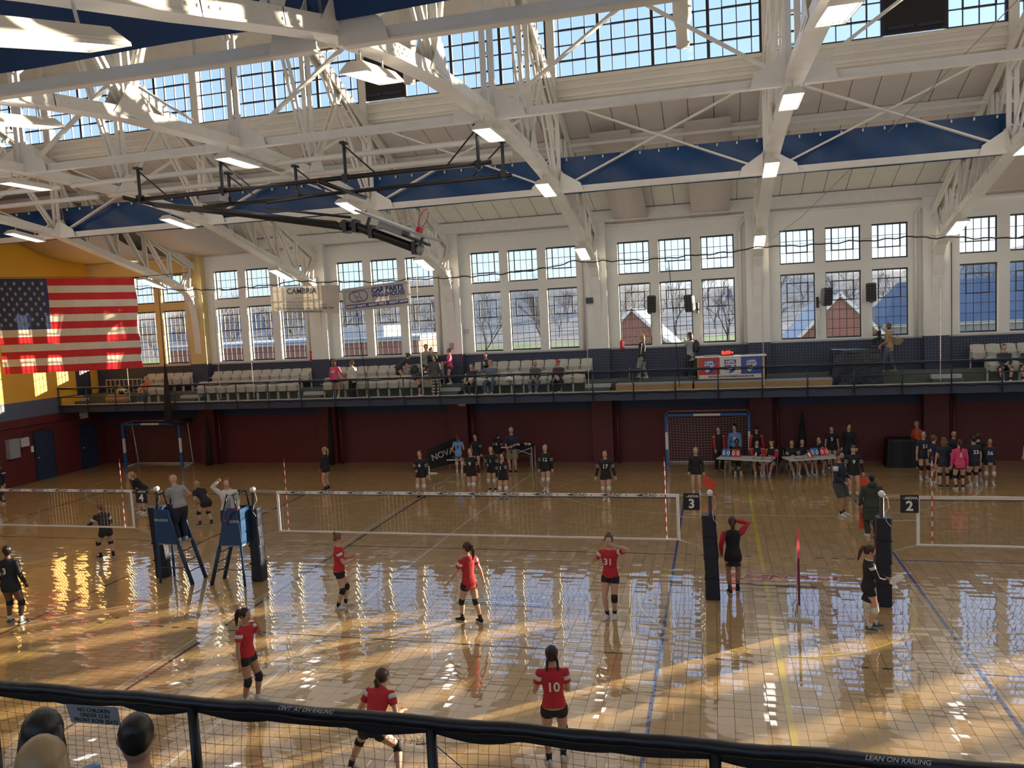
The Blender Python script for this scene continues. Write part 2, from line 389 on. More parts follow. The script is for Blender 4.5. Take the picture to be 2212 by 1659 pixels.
for k in range(0, 12):
    for o in W_OFF:
        x = T[k] + (.88 if k == 0 else .845) + o
        for (z, fr_, pm, nc, nr, hh) in ((LZ0, lowf, lowp, 5, 7, LZ1 - LZ0), (UZ0, uppf, uppp, 5, 3, UZ1 - UZ0)):
            wn_ += 1
            f = link('window_%d' % wn_, fr_, None, (x, GY, z)); struct(f)
            if x > 17.5: continue                     # beyond the right edge of the frame: frames only
            for i in range(nc):
                for j in range(nr): link('pane', pm, f, (WW * i / nc, 0, hh * j / nr))

# pilasters of the far wall, white above, blue dado, red below the balcony
for k in range(1, 12):
    x = T[k]
    p = MB().box(x - .42, x + .42, YF - .36, YF + .02, 4.72, 9.9).build('trim_%d' % k, W_WALL if k > 1 else BOUNCE_WALL); struct(p)
    MB().box(x - .421, x + .421, YF - .362, YF + .02, 3.2, 4.72).build('lower_pier', B_WALL, p)
    MB().box(x - .42, x + .42, YF - .22, YF + .3, -.01, 2.84).build('ground_pier', R_WALL, p)
    MB().tube([(x + .62, 15.12, 0), (x + .62, 15.12, 2.84)], .06).build('column_pipe', R_WALL, p, True)
    q = MB().tube([(x - .62, YF - .09, 4.7), (x - .62, YF - .09, 9.2), (x - .40, YF - .09, 9.45), (x - .40, YF - .2, 9.8)], .055).build('rain_pipe', W_ST, p, True)
# balcony
bal = MB().box(XL, XR, 12.95, YF, 2.84, 3.10).build('trim_20', NAVY); struct(bal)
MB().box(XL, XR, 12.88, 12.96, 2.82, 3.16).build('fascia', mat('slate_navy_paint', (0.045, 0.06, 0.10), .45), bal)
MB().box(XL, XR, 12.86, 12.97, 3.16, 3.19).build('fascia_cap', LGREY, bal)
MB().box(XL, XR, 12.97, 14.2, 3.10, 3.115).build('lower_tier', CONC, bal)
MB().box(XL, XR, 14.2, YF, 3.10, 3.50).build('upper_tier', CONC, bal)
for k in range(0, 8):
    x = T[k]
    for st in range(2): MB().box(x - .42, x + .55, 13.62 + st * .3, 14.2, 3.115 + .13 * st, 3.245 + .13 * st).build('aisle_step', LGREY if st else CONC, bal)
# left wall with doors
wl = MB().box(XL - .4, XL, YN, YF + .4, -.02, 2.84).build('wall_left', R_WALL); struct(wl)
MB().box(XL - .4, XL, YN, YF + .4, 2.84, 3.56).build('wall_band', LB_WALL, wl)
uw = MB().box(XL - .4, XL, YN, YF + .4, 3.56, 9.95).box(XL - .4, XL, -7.7, 7.7, 9.95, 16.6)
for sg in (1, -1): uw.add([(x, sg * y, z) for x in (XL - .4, XL) for (y, z) in ((7.7, 9.95), (15.4, 9.95), (7.7, 12.6))], [(0, 1, 2), (5, 4, 3), (0, 3, 4, 1), (1, 4, 5, 2), (2, 5, 3, 0)])
uw.build('upper_wall', Y_WALL, wl)
MB().box(XL, XL + .07, 12.9, 15.2, 2.86, 3.5).build('pipe_chase', Y_WALL, wl)
MB().tube([(XL + .06, 6, 2.55), (XL + .06, 11.4, 2.52), (XL + .06, 14.8, 2.45)], .03).build('conduit', R_WALL, wl, True)
MB().tube([(XL + .06, 11.8, 2.3), (XL + .06, 10.9, 2.25), (XL + .06, 10.65, 2.1), (XL + .06, 10.62, 1.95)], .03).build('conduit', R_WALL, wl, True)
for i, (a, b_, z1) in enumerate(((11.24, 12.19, 2.12), (13.82, 14.72, 2.05))):
    d = MB().box(XL - .02, XL + .05, a, b_, 0.0, z1).build('door_%d' % (i + 1), B_WALL); struct(d)
    MB().box(XL, XL + .065, a - .06, a, 0, z1 + .06).build('door_frame', NAVY, d); MB().box(XL, XL + .065, b_, b_ + .06, 0, z1 + .06).build('door_frame', NAVY, d)
    MB().box(XL, XL + .065, a, b_, z1, z1 + .06).build('door_frame', NAVY, d)
    MB().tube([(XL + .05, a + .08, 1.02), (XL + .11, a + .08, 1.02)], [.025, .032]).build('door_knob', LGREY, d, True)
d = MB().box(XL - .02, XL + .04, 13.9, 14.75, 3.5, 5.35).build('door_3', NAVY); struct(d)
MB().box(XL, XL + .06, 14.75, 15.1, 3.5, 5.5).build('door_frame', Y_WALL, d)
tag(MB().box(XL, XL + .22, 9.78, 10.28, 1.24, 2.05).build('electric_box', GREY), 'large grey electric box on the dark red wall at far left', 'electric box')
tag(MB().box(XL, XL + .16, 10.42, 10.84, 1.64, 2.02).build('electric_box', LGREY), 'small square pale box on the dark red wall left of the blue door', 'electric box')
tag(MB().box(XL, XL + .04, 11.02, 11.14, 1.32, 1.58).build('light_switch', WHITE), 'white switch plate beside the left blue door', 'switch')
# right, near walls (out of the frame; they close the hall)
wr = MB().box(XR, XR + .4, YN, 15.8, -.02, 16.5).build('wall_right', W_WALL); struct(wr)
wnr = MB().box(XL - .4, XR + .4, YN - .4, YN, -.02, 4.76).box(XL - .4, XR + .4, YN - .4, YN, 8.94, 10.2)
for k in range(13):
    for o in W_OFF[:2]: wnr.box(T[k] + .845 + o + WW, T[k] + .845 + o + 1.62, YN - .4, YN, 4.76, 8.94)
    wnr.box(T[k] - .8, T[k] + .845, YN - .4, YN, 4.76, 8.94)
wnr = wnr.build('wall_near', W_WALL); struct(wnr)

# roof: lower decks, monitor walls with glazing, monitor roof
Z1, Z2 = 9.95, 12.66
ceil = MB().box(XL - .4, XR + .4, -7.75, 7.75, 16.6, 16.8).build('ceiling', DECK); struct(ceil)
sl = (Z2 - Z1) / (YF + .2 - CLER)
def zdeck(y): return Z1 + sl * (YF + .2 - abs(y))
for sg in (1, -1):
    b = MB(); 
    ye = YF + .6 if sg > 0 else 19.8
    b.add([(x, sg * y, zdeck(min(y, 15.46)) + dz) for x in (XL - .4, XR + .4) for (y, dz) in ((CLER + .06, .06), (15.46, .06), (ye, .06), (ye, .3), (15.46, .3), (CLER + .06, .3))],
          [(0, 1, 7, 6), (1, 2, 8, 7), (3, 4, 10, 9), (4, 5, 11, 10), (2, 3, 9, 8), (0, 6, 11, 5), (0, 5, 4, 1), (1, 4, 3, 2), (6, 7, 10, 11), (7, 8, 9, 10)])
    b.build('roof_slope', DECK, ceil)
# deck panels of the far slope, one by one
NP = 58; pw = .77
bands = ((15.3, 13.65), (13.65, 12.35), (12.35, 9.75), (9.75, 7.5))
DECKC = mat('cream_deck_panels', (0.70, 0.68, 0.62), 0.7, var=0.05)
for (ya, yb) in bands:
    za, zb = zdeck(ya), zdeck(yb)
    me = MB().add([(.012, ya - .012, za + .05), (pw - .012, ya - .012, za + .05), (pw - .012, yb + .012, zb + .05), (.012, yb + .012, zb + .05),
                   (.012, ya - .012, za), (pw - .012, ya - .012, za), (pw - .012, yb + .012, zb), (.012, yb + .012, zb)],
                  [(0, 3, 2, 1), (4, 5, 6, 7), (0, 1, 5, 4), (1, 2, 6, 5), (2, 3, 7, 6), (3, 0, 4, 7)]).mesh('ceiling_panel', DECKC if ya > 12.4 else DECK)
    for i in range(NP): link('ceiling_panel', me, ceil, (XL + i * pw, 0, 0))
for sg in (1, -1):
    for y, hgt, wd in ((14.95, .40, .5), (12.35, .34, .3), (9.75, .34, .3)):
        z = zdeck(y); MB().box(XL, XR, sg * y - wd / 2, sg * y + wd / 2, z - hgt, z + .02).build('roof_beam', DECKL, ceil)
MB().tube([(XL, YF - .12, 9.62), (XR, YF - .12, 9.62)], .05).build('wall_pipe', W_ST, ceil, True)
MB().tube([(XL, 8.9, 11.55), (XR, 8.9, 11.55)], .05).build('roof_pipe', W_ST, ceil, True)
# draped pale cover sheets hanging under the deck near the third bay
def sheet(x0, x1, y0, y1, sag, m=None):
    b = MB(); n = 8
    for i in range(n + 1):
        y = y0 + (y1 - y0) * i / n; z = zdeck(y) - .42 - sag * math.sin(PI * i / n)
        b.v += [(x0, y, z), (x1, y, z), (x0, y, z + .03), (x1, y, z + .03)]
    for i in range(n):
        o = 4 * i
        b.f += [(o, o + 4, o + 5, o + 1), (o + 2, o + 3, o + 7, o + 6), (o, o + 2, o + 6, o + 4), (o + 1, o + 5, o + 7, o + 3)]; b.m += [0] * 4
    b.f += [(0, 1, 3, 2), (4 * n, 4 * n + 2, 4 * n + 3, 4 * n + 1)]; b.m += [0, 0]
    return b.build('acoustic_sheet', m or mat('pale_sheet', (0.56, 0.50, 0.46), .8), None, True)
tag(sheet(4.85, 6.25, 15.1, 8.6, .15), 'right one of two pale sheets hung under the roof in the middle bay', 'acoustic sheet', 'sheets under the sloping roof')
tag(sheet(1.9, 3.2, 15.2, 8.7, .12), 'left one of two pale sheets hung under the roof in the middle bay', 'acoustic sheet', 'sheets under the sloping roof')
tag(sheet(-17.2, -14.0, 15.2, 9.2, .55), 'sagging pale sheet under the roof right of the left end bay', 'acoustic sheet', 'sheets under the sloping roof')
tag(sheet(-23.2, -18.6, 15.1, 9.0, .6), 'sagging pale sheet under the roof against the yellow end wall', 'acoustic sheet', 'sheets under the sloping roof')
tag(sheet(13.9, 17.0, 15.2, 9.0, .2), 'pale sheet under the roof at the right edge above the right end windows', 'acoustic sheet', 'sheets under the sloping roof')

SILL, HEAD = 13.28, 15.08
CW = 1.58 / 4; RH = (HEAD - SILL) / 4
unitf = MB()
for i in range(1, 4): unitf.box(CW * i - .012, CW * i + .012, -.02, .03, 0, HEAD - SILL)
for j in range(0, 5): unitf.box(0, 1.58, -.021, .031, RH * j - .014, RH * j + .014)
for z_ in (RH, RH * 3): unitf.box(CW * .96, CW * 3.04, -.03, .03, z_ - .025, z_ + .025)
for x_ in (CW, CW * 3): unitf.box(x_ - .02, x_ + .02, -.03, .03, RH, RH * 3)
unitf = unitf.mesh('window_unit', DARKST); thick = MB().box(-.045, .045, -.04, .05, 0, HEAD - SILL).mesh('window_post', DARKST)
cpane = MB().add([(.01, 0, .01), (CW - .01, 0, .01), (CW - .01, 0, RH - .01), (.01, 0, RH - .01)], [(0, 1, 2, 3)]).mesh('pane', GLASSM)
bigp = MB().add([(.01, 0, .01), (1.57, 0, .01), (1.57, 0, HEAD - SILL - .01), (.01, 0, HEAD - SILL - .01)], [(0, 1, 2, 3)]).mesh('pane', GLASSM)
for sg in (1, -1):
    y = sg * CLER
    mw = MB().box(XL, XR, min(y, y + sg * .3), max(y, y + sg * .3), Z2 - .06, SILL - .02)
    mw.box(XL, XR, min(y, y + sg * .3), max(y, y + sg * .3), HEAD + .02, 16.6)
    for k in range(len(T)):
        mw.box(T[k] - .12, T[k] + .12, y - .12, y + .12, Z2 - .4, 16.6)
    mw = mw.build('trim_%d' % (21 if sg > 0 else 22), W_ST); struct(mw)
    for z_, d_ in ((12.72, .07), (12.95, .04), (13.18, .06)): MB().box(XL, XR, min(y - sg * d_, y), max(y - sg * d_, y), z_ - .05, z_ + .05).build('ledge', W_ST, mw)
    MB().box(XL, XR, min(y - sg * .12, y), max(y - sg * .12, y), 15.12, 15.42).build('head_band', W_ST, mw)
    for k in range(8):
        wn_ += 1
        f = bpy.data.objects.new('window_%d' % wn_, None); C.objects.link(f); f.location = (T[k] + .0 - .05 + .0, y, SILL); struct(f)
        f.location.x = T[k] - .14 + 0.0
        for u in range(4):
            x0 = u * 1.58
            blocked = sg > 0 and ((k == 5 and u == 3) or (k == 2 and u == 3))
            link('window_post', thick, f, (x0, 0, 0))
            # black louvre boards replace one unit in two of the bays
            if (k, u) in ((5, 2), (3, 0)) and sg > 0:
                lb = MB().box(x0 + .05, x0 + 1.53, -.06, .02, 0, HEAD - SILL)
                lb.build('louvre_board', BLACK, f)
                lv = MB()
                for q in range(2): lv.box(x0 + .12 + q * .72, x0 + .78 + q * .70, -.09, -.05, .12, .2)
                lv.build('louvre', NAVY, f); continue
            link('window_unit', unitf, f, (x0, 0, 0))
            if sg > 0 and T[k] < 15:
                for i in range(4):
                    for j in range(4): link('pane', cpane, f, (x0 + CW * i, .005, RH * j))
            else: link('pane', bigp, f, (x0, .005, 0))
# monitor end walls and the flat white soffit boards between rafters are part of the ceiling
MB().box(XL - .4, XL, -7.7, 7.7, 12, 16.7).build('end_wall', Y_WALL, ceil)

# ------------------------------------------------------------------ roof trusses
BOT = [(15.15, 7.62), (13.4, 8.32), (11.9, 8.72), (10.3, 9.12), (8.8, 9.52), (7.4, 9.88), (5.5, 10.14), (3.6, 10.32), (0, 10.42)]
def ybot(y):
    lo = .13 * min(1, -y / 7.4) if y < 0 else 0
    y = abs(y); P = BOT
    for (a, za), (b, zb) in zip(P, P[1:]):
        if b <= y <= a: return zb + (za - zb) * (y - b) / (a - b) - lo
    return P[0][1] - lo
def ztop(y): return 9.47 + .433 * (13.9 - abs(y))
def truss(x):
    t = thing('roof_truss', '', 'truss', (x, 0, 0), 0, 'white riveted roof trusses')
    pts = [(0, y, z) for y, z in BOT] + [(0, -y, ybot(-y)) for y, z in BOT[-2::-1]]
    b = MB()
    for p, q in zip(pts, pts[1:]):
        d = (Vector(q) - Vector(p)).normalized() * .01
        b.bar(Vector(p) - d, Vector(q) + d, .36, .03, off=0)                       # cover plate
        for s_ in (-1, 1): b.bar(Vector(p) + Vector((s_ * .15, 0, .11)) - d, Vector(q) + Vector((s_ * .15, 0, .11)) + d, .03, .2)
    # rivets
    for y, z in BOT[1:8]:
        for sy in (1, -1):
            for i in range(8):
                yy = sy * (y + (i - 3.5) * .09)
                for s_ in (-1, 1): b.cbox((s_ * .17, yy, ybot(yy) + .08 + .08 * (i % 2)), (.02, .03, .03))
    b.build('bottom_chord', W_ST, t)
    b = MB()
    for s_ in (1, -1):
        for dx in (-.12, .12): b.bar((dx, s_ * 15.2, ztop(15.2) + .12), (dx, 0, ztop(0) + .12), .05, .26)
        b.bar((0, s_ * 15.2, ztop(15.2) + .26), (0, 0, ztop(0) + .26), .34, .03)
        for i in range(34): 
            yy = s_ * (14.6 - i * .26)
            for dx in (-.15, .15): b.cbox((dx, yy, ztop(yy) + .13), (.02, .03, .03))
    b.build('top_chord', W_ST, t)
    def web(a, c, wd=.09, gap=.07):
        b = MB()
        for s_ in (-1, 1): b.bar((s_ * gap, a[0], a[1]), (s_ * gap, c[0], c[1]), .06, wd)
        L_ = (Vector((0, *c)) - Vector((0, *a))).length; n = int(L_ / .6)
        for i in range(1, n): 
            f = i / n; b.cbox((0, a[0] + (c[0] - a[0]) * f, a[1] + (c[1] - a[1]) * f), (.16, .05, .05))
        b.build('web_member', W_ST, t)
    nod = [13.4, 11.9, 10.3, 8.8, 7.4, 3.6, 0]
    for s_ in (1, -1):
        for i, y in enumerate(nod):
            if y == 0 and s_ < 0: continue
            web((s_ * y, ybot(s_ * y) + .1), (s_ * y, ztop(y) + .1), .12 if y in (7.4, 3.6, 0) else .09, .09 if y in (7.4, 3.6, 0) else .06)
            if i < len(nod) - 1 and y > 3.6:
                y2 = nod[i + 1] if y != 7.4 else 4.6
                web((s_ * y, ybot(s_ * y) + .1), (s_ * y2, ztop(y2) + .1))
        web((s_ * 3.6, ybot(s_ * 3.6) + .1), (s_ * 2.0, ztop(2.0)), .10); web((s_ * 3.6, ybot(3.6) + .1), (s_ * 5.6, ztop(5.6)), .08)
        web((s_ * 2.0, ztop(2.0)), (s_ * .05, 12.9), .08); web((s_ * 5.6, ztop(5.6)), (s_ * 7.3, 12.0), .06)
        for y in (7.4, 3.6):
            z = ybot(s_ * y); g_ = MB()
            g_.add([(d_, s_ * y + a_, z + c_) for d_ in (.17, .185) for a_, c_ in ((-.55, .02), (.55, .02), (.32, .3), (.12, .62), (-.12, .62), (-.32, .3))],
                   [(0, 1, 2, 3, 4, 5), (11, 10, 9, 8, 7, 6), (0, 6, 7, 1), (1, 7, 8, 2), (2, 8, 9, 3), (3, 9, 10, 4), (4, 10, 11, 5), (5, 11, 6, 0)])
            for i in range(7): g_.cbox((.19, s_ * y - .3 + i * .1, z + .1), (.015, .03, .03))
            g_.build('gusset_plate', W_ST, t); g_ = MB()
            g_.add([(-d_, s_ * y + a_, z + c_) for d_ in (.17, .185) for a_, c_ in ((-.55, .02), (.55, .02), (.32, .3), (.12, .62), (-.12, .62), (-.32, .3))],
                   [(0, 5, 4, 3, 2, 1), (6, 7, 8, 9, 10, 11), (0, 1, 7, 6), (1, 2, 8, 7), (2, 3, 9, 8), (3, 4, 10, 9), (4, 5, 11, 10), (5, 0, 6, 11)])
            for i in range(7): g_.cbox((-.19, s_ * y - .3 + i * .1, z + .1), (.015, .03, .03))
            g_.build('gusset_plate', W_ST, t)
        # curved knee running down the pilaster
        P = [(0, s_ * yy, zz) for yy, zz in ((14.2, 8.1), (14.6, 7.6), (14.82, 6.9), (14.9, 6.1), (14.93, 4.75))]
        if s_ > 0:
            b = MB()
            for p, q in zip(P, P[1:]): b.bar(p, q, .34, .04, up=(0, 1, 0)); 
            for dx in (-.14, .14):
                b.add([(dx, p[1], p[2]) for p in P] + [(dx, 15.0, p[2] + .3) for p in P], [(i, i + 1, i + 6, i + 5) for i in range(4)])
            b.build('knee_bracket', W_ST, t)
            web((14.5, 7.75), (14.7, 9.3), .08); web((14.0, 8.1), (14.75, 9.2), .08)
    return t
t0 = truss(T[0])
order = ['leftmost roof truss, against the yellow end wall', 'second roof truss from the yellow end wall', 'roof truss above the large flag', 'roof truss between the two hanging advertising banners',
         'roof truss just left of centre, ending above the folded backstop', 'roof truss crossing the picture centre, ending right of the bright middle windows', 'roof truss right of centre, seen nearly end on with four lamps', 'rightmost visible roof truss', 'roof truss beyond the right edge of the frame']
order = ['white steel roof truss against the yellow end wall', 'white steel roof truss with its foot right of the large flag', 'white steel roof truss with its foot between the two advertising banners',
         'white steel roof truss with its foot behind the basketball hoop', 'white steel roof truss passing the picture centre, foot right of the middle windows', 'white steel roof truss seen nearly end on right of centre',
         'white steel roof truss at the right edge of the frame', 'white steel roof truss first beyond the right edge', 'white steel roof truss second beyond the right edge', 'white steel roof truss third beyond the right edge', 'white steel roof truss fourth beyond the right edge', 'white steel roof truss fifth beyond the right edge', 'white steel roof truss at the hidden right end wall']
t0['label'] = order[0]
for k in range(1, 10): dup(t0, (T[k], 0, 0), None, order[k])

# longitudinal sway frames between the trusses
def sway(k, y, name_y, lab):
    x0, x1 = T[k] + .2, T[k + 1] - .2
    zb = ybot(y) + (.1 if y > -1 else -.02); zt = zb + (2.55 if abs(y) > 1 else 3.9)
    t = thing('sway_frame', lab, 'roof bracing', (0, y, 0), 0, 'bracing frames between roof trusses')
    b = MB(); b.box(x0, x1, -.07, .07, zb - .14, zb - .11); b.box(x0, x1, -.02, .02, zb - .11, zb + .05); b.build('bottom_strut', W_ST, t)
    a = MB().bar((x0, .03, zb + .05), (x1, .03, zt), .05, .13, up=(0, 1, 0)); a.build('diagonal_brace', W_ST, t)
    a = MB().bar((x1, -.03, zb + .05), (x0, -.03, zt), .05, .13, up=(0, 1, 0)); a.build('diagonal_brace', W_ST, t)
    for xx, s_ in ((x0, 1), (x1, -1)):
        g_ = MB()
        V = [(xx - s_ * .05, d_, zb - .13) for d_ in (0, .02)] + [(xx + s_ * .62, d_, zb - .13) for d_ in (0, .02)] + [(xx + s_ * .55, d_, zb + .12) for d_ in (0, .02)] + [(xx - s_ * .05, d_, zb + .5) for d_ in (0, .02)]
        g_.add([(v[0], v[1] - .09, v[2]) for v in V], [(0, 2, 4, 6), (7, 5, 3, 1), (0, 1, 3, 2), (2, 3, 5, 4), (4, 5, 7, 6), (6, 7, 1, 0)])
        g_.build('gusset_plate', W_ST, t)
bayname = ['beside the yellow end wall', 'above the large flag', 'above the two banners', 'above the folded backstop', 'in the middle bay', 'in the bay with four wall speakers', 'in the right edge bay', 'beyond the right edge']
for k in range(8):
    for y, nm in ((CLER, 'far'), (0, 'central'), (-CLER, 'near')): sway(k, y, nm, '%s line cross bracing %s' % (nm, bayname[k]))
# strut pairs between trusses that carry the backstop
for k, lab in ((1, 'left'), (2, 'middle'), (3, 'right')):
    b = MB()
    for y, z in ((1.35, 10.28), (2.7, 10.2)): b.tube([(T[k] + .2, y, z), (T[k + 1] - .2, y, z)], .07)
    tag(b.build('support_strut', W_ST, None, True), 'white pipe struts at the %s of the folded basketball backstop' % lab, 'support pipe')

HOOK = MB().cbox((0, 0, 0), (.04, .05, .08)).mesh('hook', OFFW)
# blue vinyl curtains under the monitor walls
def curtain(k, y, z0, z1, lab, grp):
    x0, x1 = T[k] + .02, T[k + 1] - .02; b = MB(); nx, nz = 40, 6
    for sd_ in (0, 1):
        for i in range(nx + 1):
            for j in range(nz + 1):
                u, v = i / nx, j / nz; wv_ = .06 * math.sin(u * 19 + k + 2 * v) * math.sin(v * PI) + .06 * math.sin(u * 7 + 2 * k) * (1 - v)
                b.v.append((x0 + (x1 - x0) * u, y + wv_ + sd_ * .006, z0 + (z1 - z0) * v))
    o = (nx + 1) * (nz + 1)
    for i in range(nx):
        for j in range(nz):
            a = i * (nz + 1) + j; q = (a, a + nz + 1, a + nz + 2, a + 1); b.f.append(q); b.f.append(tuple(o + w_ for w_ in reversed(q))); b.m += [0, 0]
    c = b.build('blue_curtain', BLUEF, None, True); tag(c, lab, 'curtain', grp)
    for i in range(11): link('hook', HOOK, c, (x0 + (i + .5) * (x1 - x0) / 11, y - .05, z1 - .08))
for k in range(8):
    curtain(k, CLER + .26, 9.84, 10.95, 'blue vinyl curtain on the far side %s' % bayname[k], 'far blue curtains')
    curtain(k, -CLER - .24, 9.86, 11.1, 'blue vinyl curtain on the near side %s' % bayname[k], 'near blue curtains')

# high bay lamps, five under every truss
def lamp():
    t = thing('ceiling_lamp', '', 'lamp', (0, 0, 0), 0, 'high bay lamps under the trusses')
    b = MB(); b.add([(x * .20, y * .68, 0) for x in (-1, 1) for y in (-1, 1)] + [(x * .11, y * .60, .12) for x in (-1, 1) for y in (-1, 1)],
                    [(4, 6, 7, 5), (0, 4, 5, 1), (2, 3, 7, 6), (0, 2, 6, 4), (1, 5, 7, 3)])
    for x in (-.2, .19): b.box(x, x + .012, -.68, .68, -.03, .0)
    for y in (-.68, .67): b.box(-.2, .2, y, y + .012, -.03, .0)
    b.build('housing', OFFW, t)
    MB().box(-.19, .19, -.66, .66, .005, .02).build('reflector', WHITE, t)
    b = MB()
    for i in range(5): b.box(-.165 + i * .072, -.125 + i * .072, -.64, .64, -.012, .004)
    b.build('tube_row', LAMP, t)
    b = MB()
    for i in range(20): b.box(-.19, .19, -.65 + i * .068, -.647 + i * .068, -.028, -.026)
    b.build('wire_guard', LGREY, t)
    b = MB(); b.box(-.01, .01, -.4, -.38, .12, .3); b.box(-.01, .01, .38, .40, .12, .3); b.build('hanger', LGREY, t)
    return t
l0 = lamp(); first = True; KIDS(l0)
lampn = [0, 'truss above the large flag', 'truss whose foot is between the two banners', 'truss behind the hoop', 'truss passing the picture centre', 'truss seen nearly end on', 'truss at the right edge', 'first truss beyond the right edge', 'second truss beyond the right edge']
rowd = {-11.9: 'nearest the camera', -6.0: 'second nearest', .1: 'at mid span', 6.0: 'by the far curtain', 12.2: 'above the far windows'}
al = bpy.data.lights.new('lamp_light', 'POINT'); al.shadow_soft_size = 2.4; al.energy = LAMP_W; al.color = (1.0, .96, .90)
for k in range(1, 9):
    for y in (-11.9, -6.0, .1, 6.0, 12.2):
        lab = 'lamp %s, %s' % (rowd[y], lampn[k])
        r = l0 if first else dup(l0)
        first = False
        sl_ = (ybot(y + .6) - ybot(y - .6)) / 1.2
        r.location = (T[k] - .05, y, ybot(y) - .30); r.rotation_euler = (math.atan(sl_), 0, 0); r['label'] = lab
        L_ = bpy.data.objects.new('lamp_light', al); C.objects.link(L_); L_.parent = r; L_.location = (0, 0, -.40)
# ------------------------------------------------------------------ outdoors, seen through the windows
GRASS = mat('grass', (0.14, 0.20, 0.07), .9, var=.3, vscale=.05)
HILLM = mat('wooded_hillside', (0.22, 0.22, 0.215), .95, var=.6, vscale=.5)
BARK = mat('bare_branches', (0.10, 0.08, 0.065), .9)
OBRICK = mat('red_brick', (0.34, 0.15, 0.12), .8, var=.15, vscale=3)
ROOFG = mat('grey_roof', (0.42, 0.45, 0.50), .7)
gnd = MB().box(-400, 400, 17, 700, -.6, -.3).build('ground', GRASS); struct(gnd)
b = MB(); nx, ny = 40, 10
for i in range(nx + 1):
    for j in range(ny + 1):
        x = -420 + i * 24; y = 170 + j * 26; h = (1 - math.cos(min(1, j / 7) * PI)) / 2 * (21 + 4 * math.sin(i * .6) + 3 * math.sin(i * 1.7) - .012 * max(0, x))
        b.v.append((x, y, -.3 + h))
for i in range(nx):
    for j in range(ny): a = i * (ny + 1) + j; b.f.append((a, a + ny + 1, a + ny + 2, a + 1)); b.m.append(0)
struct(b.build('hillside', HILLM, None, True))
def tree_mesh(seed, H, m):
    rd = random.Random(seed); b = MB()
    def grow(p, d, L_, r, lv):
        q = p + d * L_
        b.tube([p, q], [r, r * .62], n=3, cap=False)
        if lv == 0: return
        for i in range(3 if lv > 1 else 4):
            a = rd.uniform(0, 2 * PI); s_ = rd.uniform(.35, .75)
            nd = (d + Vector((math.cos(a), math.sin(a), rd.uniform(-.1, .5))) * s_).normalized()
            grow(p + d * L_ * rd.uniform(.55, 1), nd, L_ * rd.uniform(.58, .8), r * .55, lv - 1)
    grow(Vector((0, 0, 0)), Vector((0, 0, 1)), H * .34, H * .016, 5)
    return b.mesh('bare_tree', m)
tms = [tree_mesh(s_, 11, BARK) for s_ in (1, 2, 3, 4)]
def tree(x, y, z, h, i, lab, grp):
    o = link('bare_tree', tms[i % 4], None, (x, y, z)); o.scale = (h / 11,) * 3; o.rotation_euler = (0, 0, i * 1.3); tag(o, lab, 'tree', grp)
for i in range(150):
    x = -210 + (i % 75) * 5.4 + random.uniform(-3, 3); y = 178 + (i // 75) * 55 + random.uniform(0, 50); f_ = min(1, (y - 170) / 26 / 7)
    tree(x, y, -1.5 + (1 - math.cos(f_ * PI)) / 2 * 18, random.uniform(11, 15), i, 'bare winter tree on the hillside seen through the windows', 'bare trees on the hillside')
for i, (x, y, h) in enumerate(((-58, 75, 15), (-50, 82, 13), (-43, 78, 12), (-34, 80, 14), (-24, 84, 12), (-17, 90, 12), (-5, 88, 12), (7, 84, 12), (12, 95, 11), (22, 98, 9), (32, 98, 8), (40, 100, 8))):
    tree(x, y, -.4, h, i + 1, 'tall bare tree behind the buildings, nearer than the hillside', 'bare trees behind the buildings')
def gable(name, x, y, wd, dp, zh, zr, lab, wall=OBRICK, roof=ROOFG, trim=WHITE):
    t = thing(name, lab, 'building', (x, y, -.3))
    MB().box(-wd / 2, wd / 2, 0, dp, 0, zh).build('wall', wall, t)
    MB().add([(-wd / 2, 0, zh), (wd / 2, 0, zh), (0, 0, zr), (-wd / 2, dp, zh), (wd / 2, dp, zh), (0, dp, zr)], [(0, 1, 2), (5, 4, 3), (0, 3, 4, 1)]).build('gable', wall, t)
    for s_ in (-1, 1):
        MB().bar((s_ * (wd / 2 + .3), dp / 2 - .15, zh - .12), (0, dp / 2 - .15, zr + .1), dp + .5, .16, up=(0, 0, 1)).build('roof', roof, t)
        MB().bar((s_ * (wd / 2 + .3), -.45, zh - .05), (0, -.45, zr + .18), .12, .22).build('white_verge', trim, t)
gable('gabled_building', 14.4, 45, 6.4, 12, 3.3, 6.8, 'brick gabled building with white roof edge outside the window by the right speakers')
gable('gabled_building', -.7, 46, 6.2, 12, 3.3, 6.5, 'brick gabled building with white roof edge outside the window above the walking spectators')
t = thing('long_brick_building', 'long low red brick building with a pale roof outside the left windows', 'building', (-32, 48, -.3))
MB().box(-14, 12.5, 0, 14, 0, 4.9).build('wall', OBRICK, t); MB().box(-14.3, 12.8, -.3, 14.3, 4.9, 5.3).build('roof', ROOFG, t); MB().box(2, 8, 3, 9, 5.3, 6.3).build('roof_unit', LGREY, t)
t = thing('dark_roofed_house', 'grey house with a large dark roof outside the right windows', 'building', (30, 62, -.3))
MB().box(-9, 9, 0, 12, 0, 4.2).build('wall', GREY, t)
for s_ in (0, 1): MB().bar((-9.5, 12.3 * s_ - .2, 4.0), (9.5, 12.3 * s_ - .2, 4.0), .3, .3).build('eave', WHITE, t)
MB().add([(-9.5, -.5, 4.1), (9.5, -.5, 4.1), (9.5, 12.5, 4.1), (-9.5, 12.5, 4.1), (-7, 6, 8), (7, 6, 8)], [(0, 1, 5, 4), (1, 2, 5), (2, 3, 4, 5), (3, 0, 4), (3, 2, 1, 0)]).build('roof', mat('slate_roof', (.09, .13, .2), .7), t)

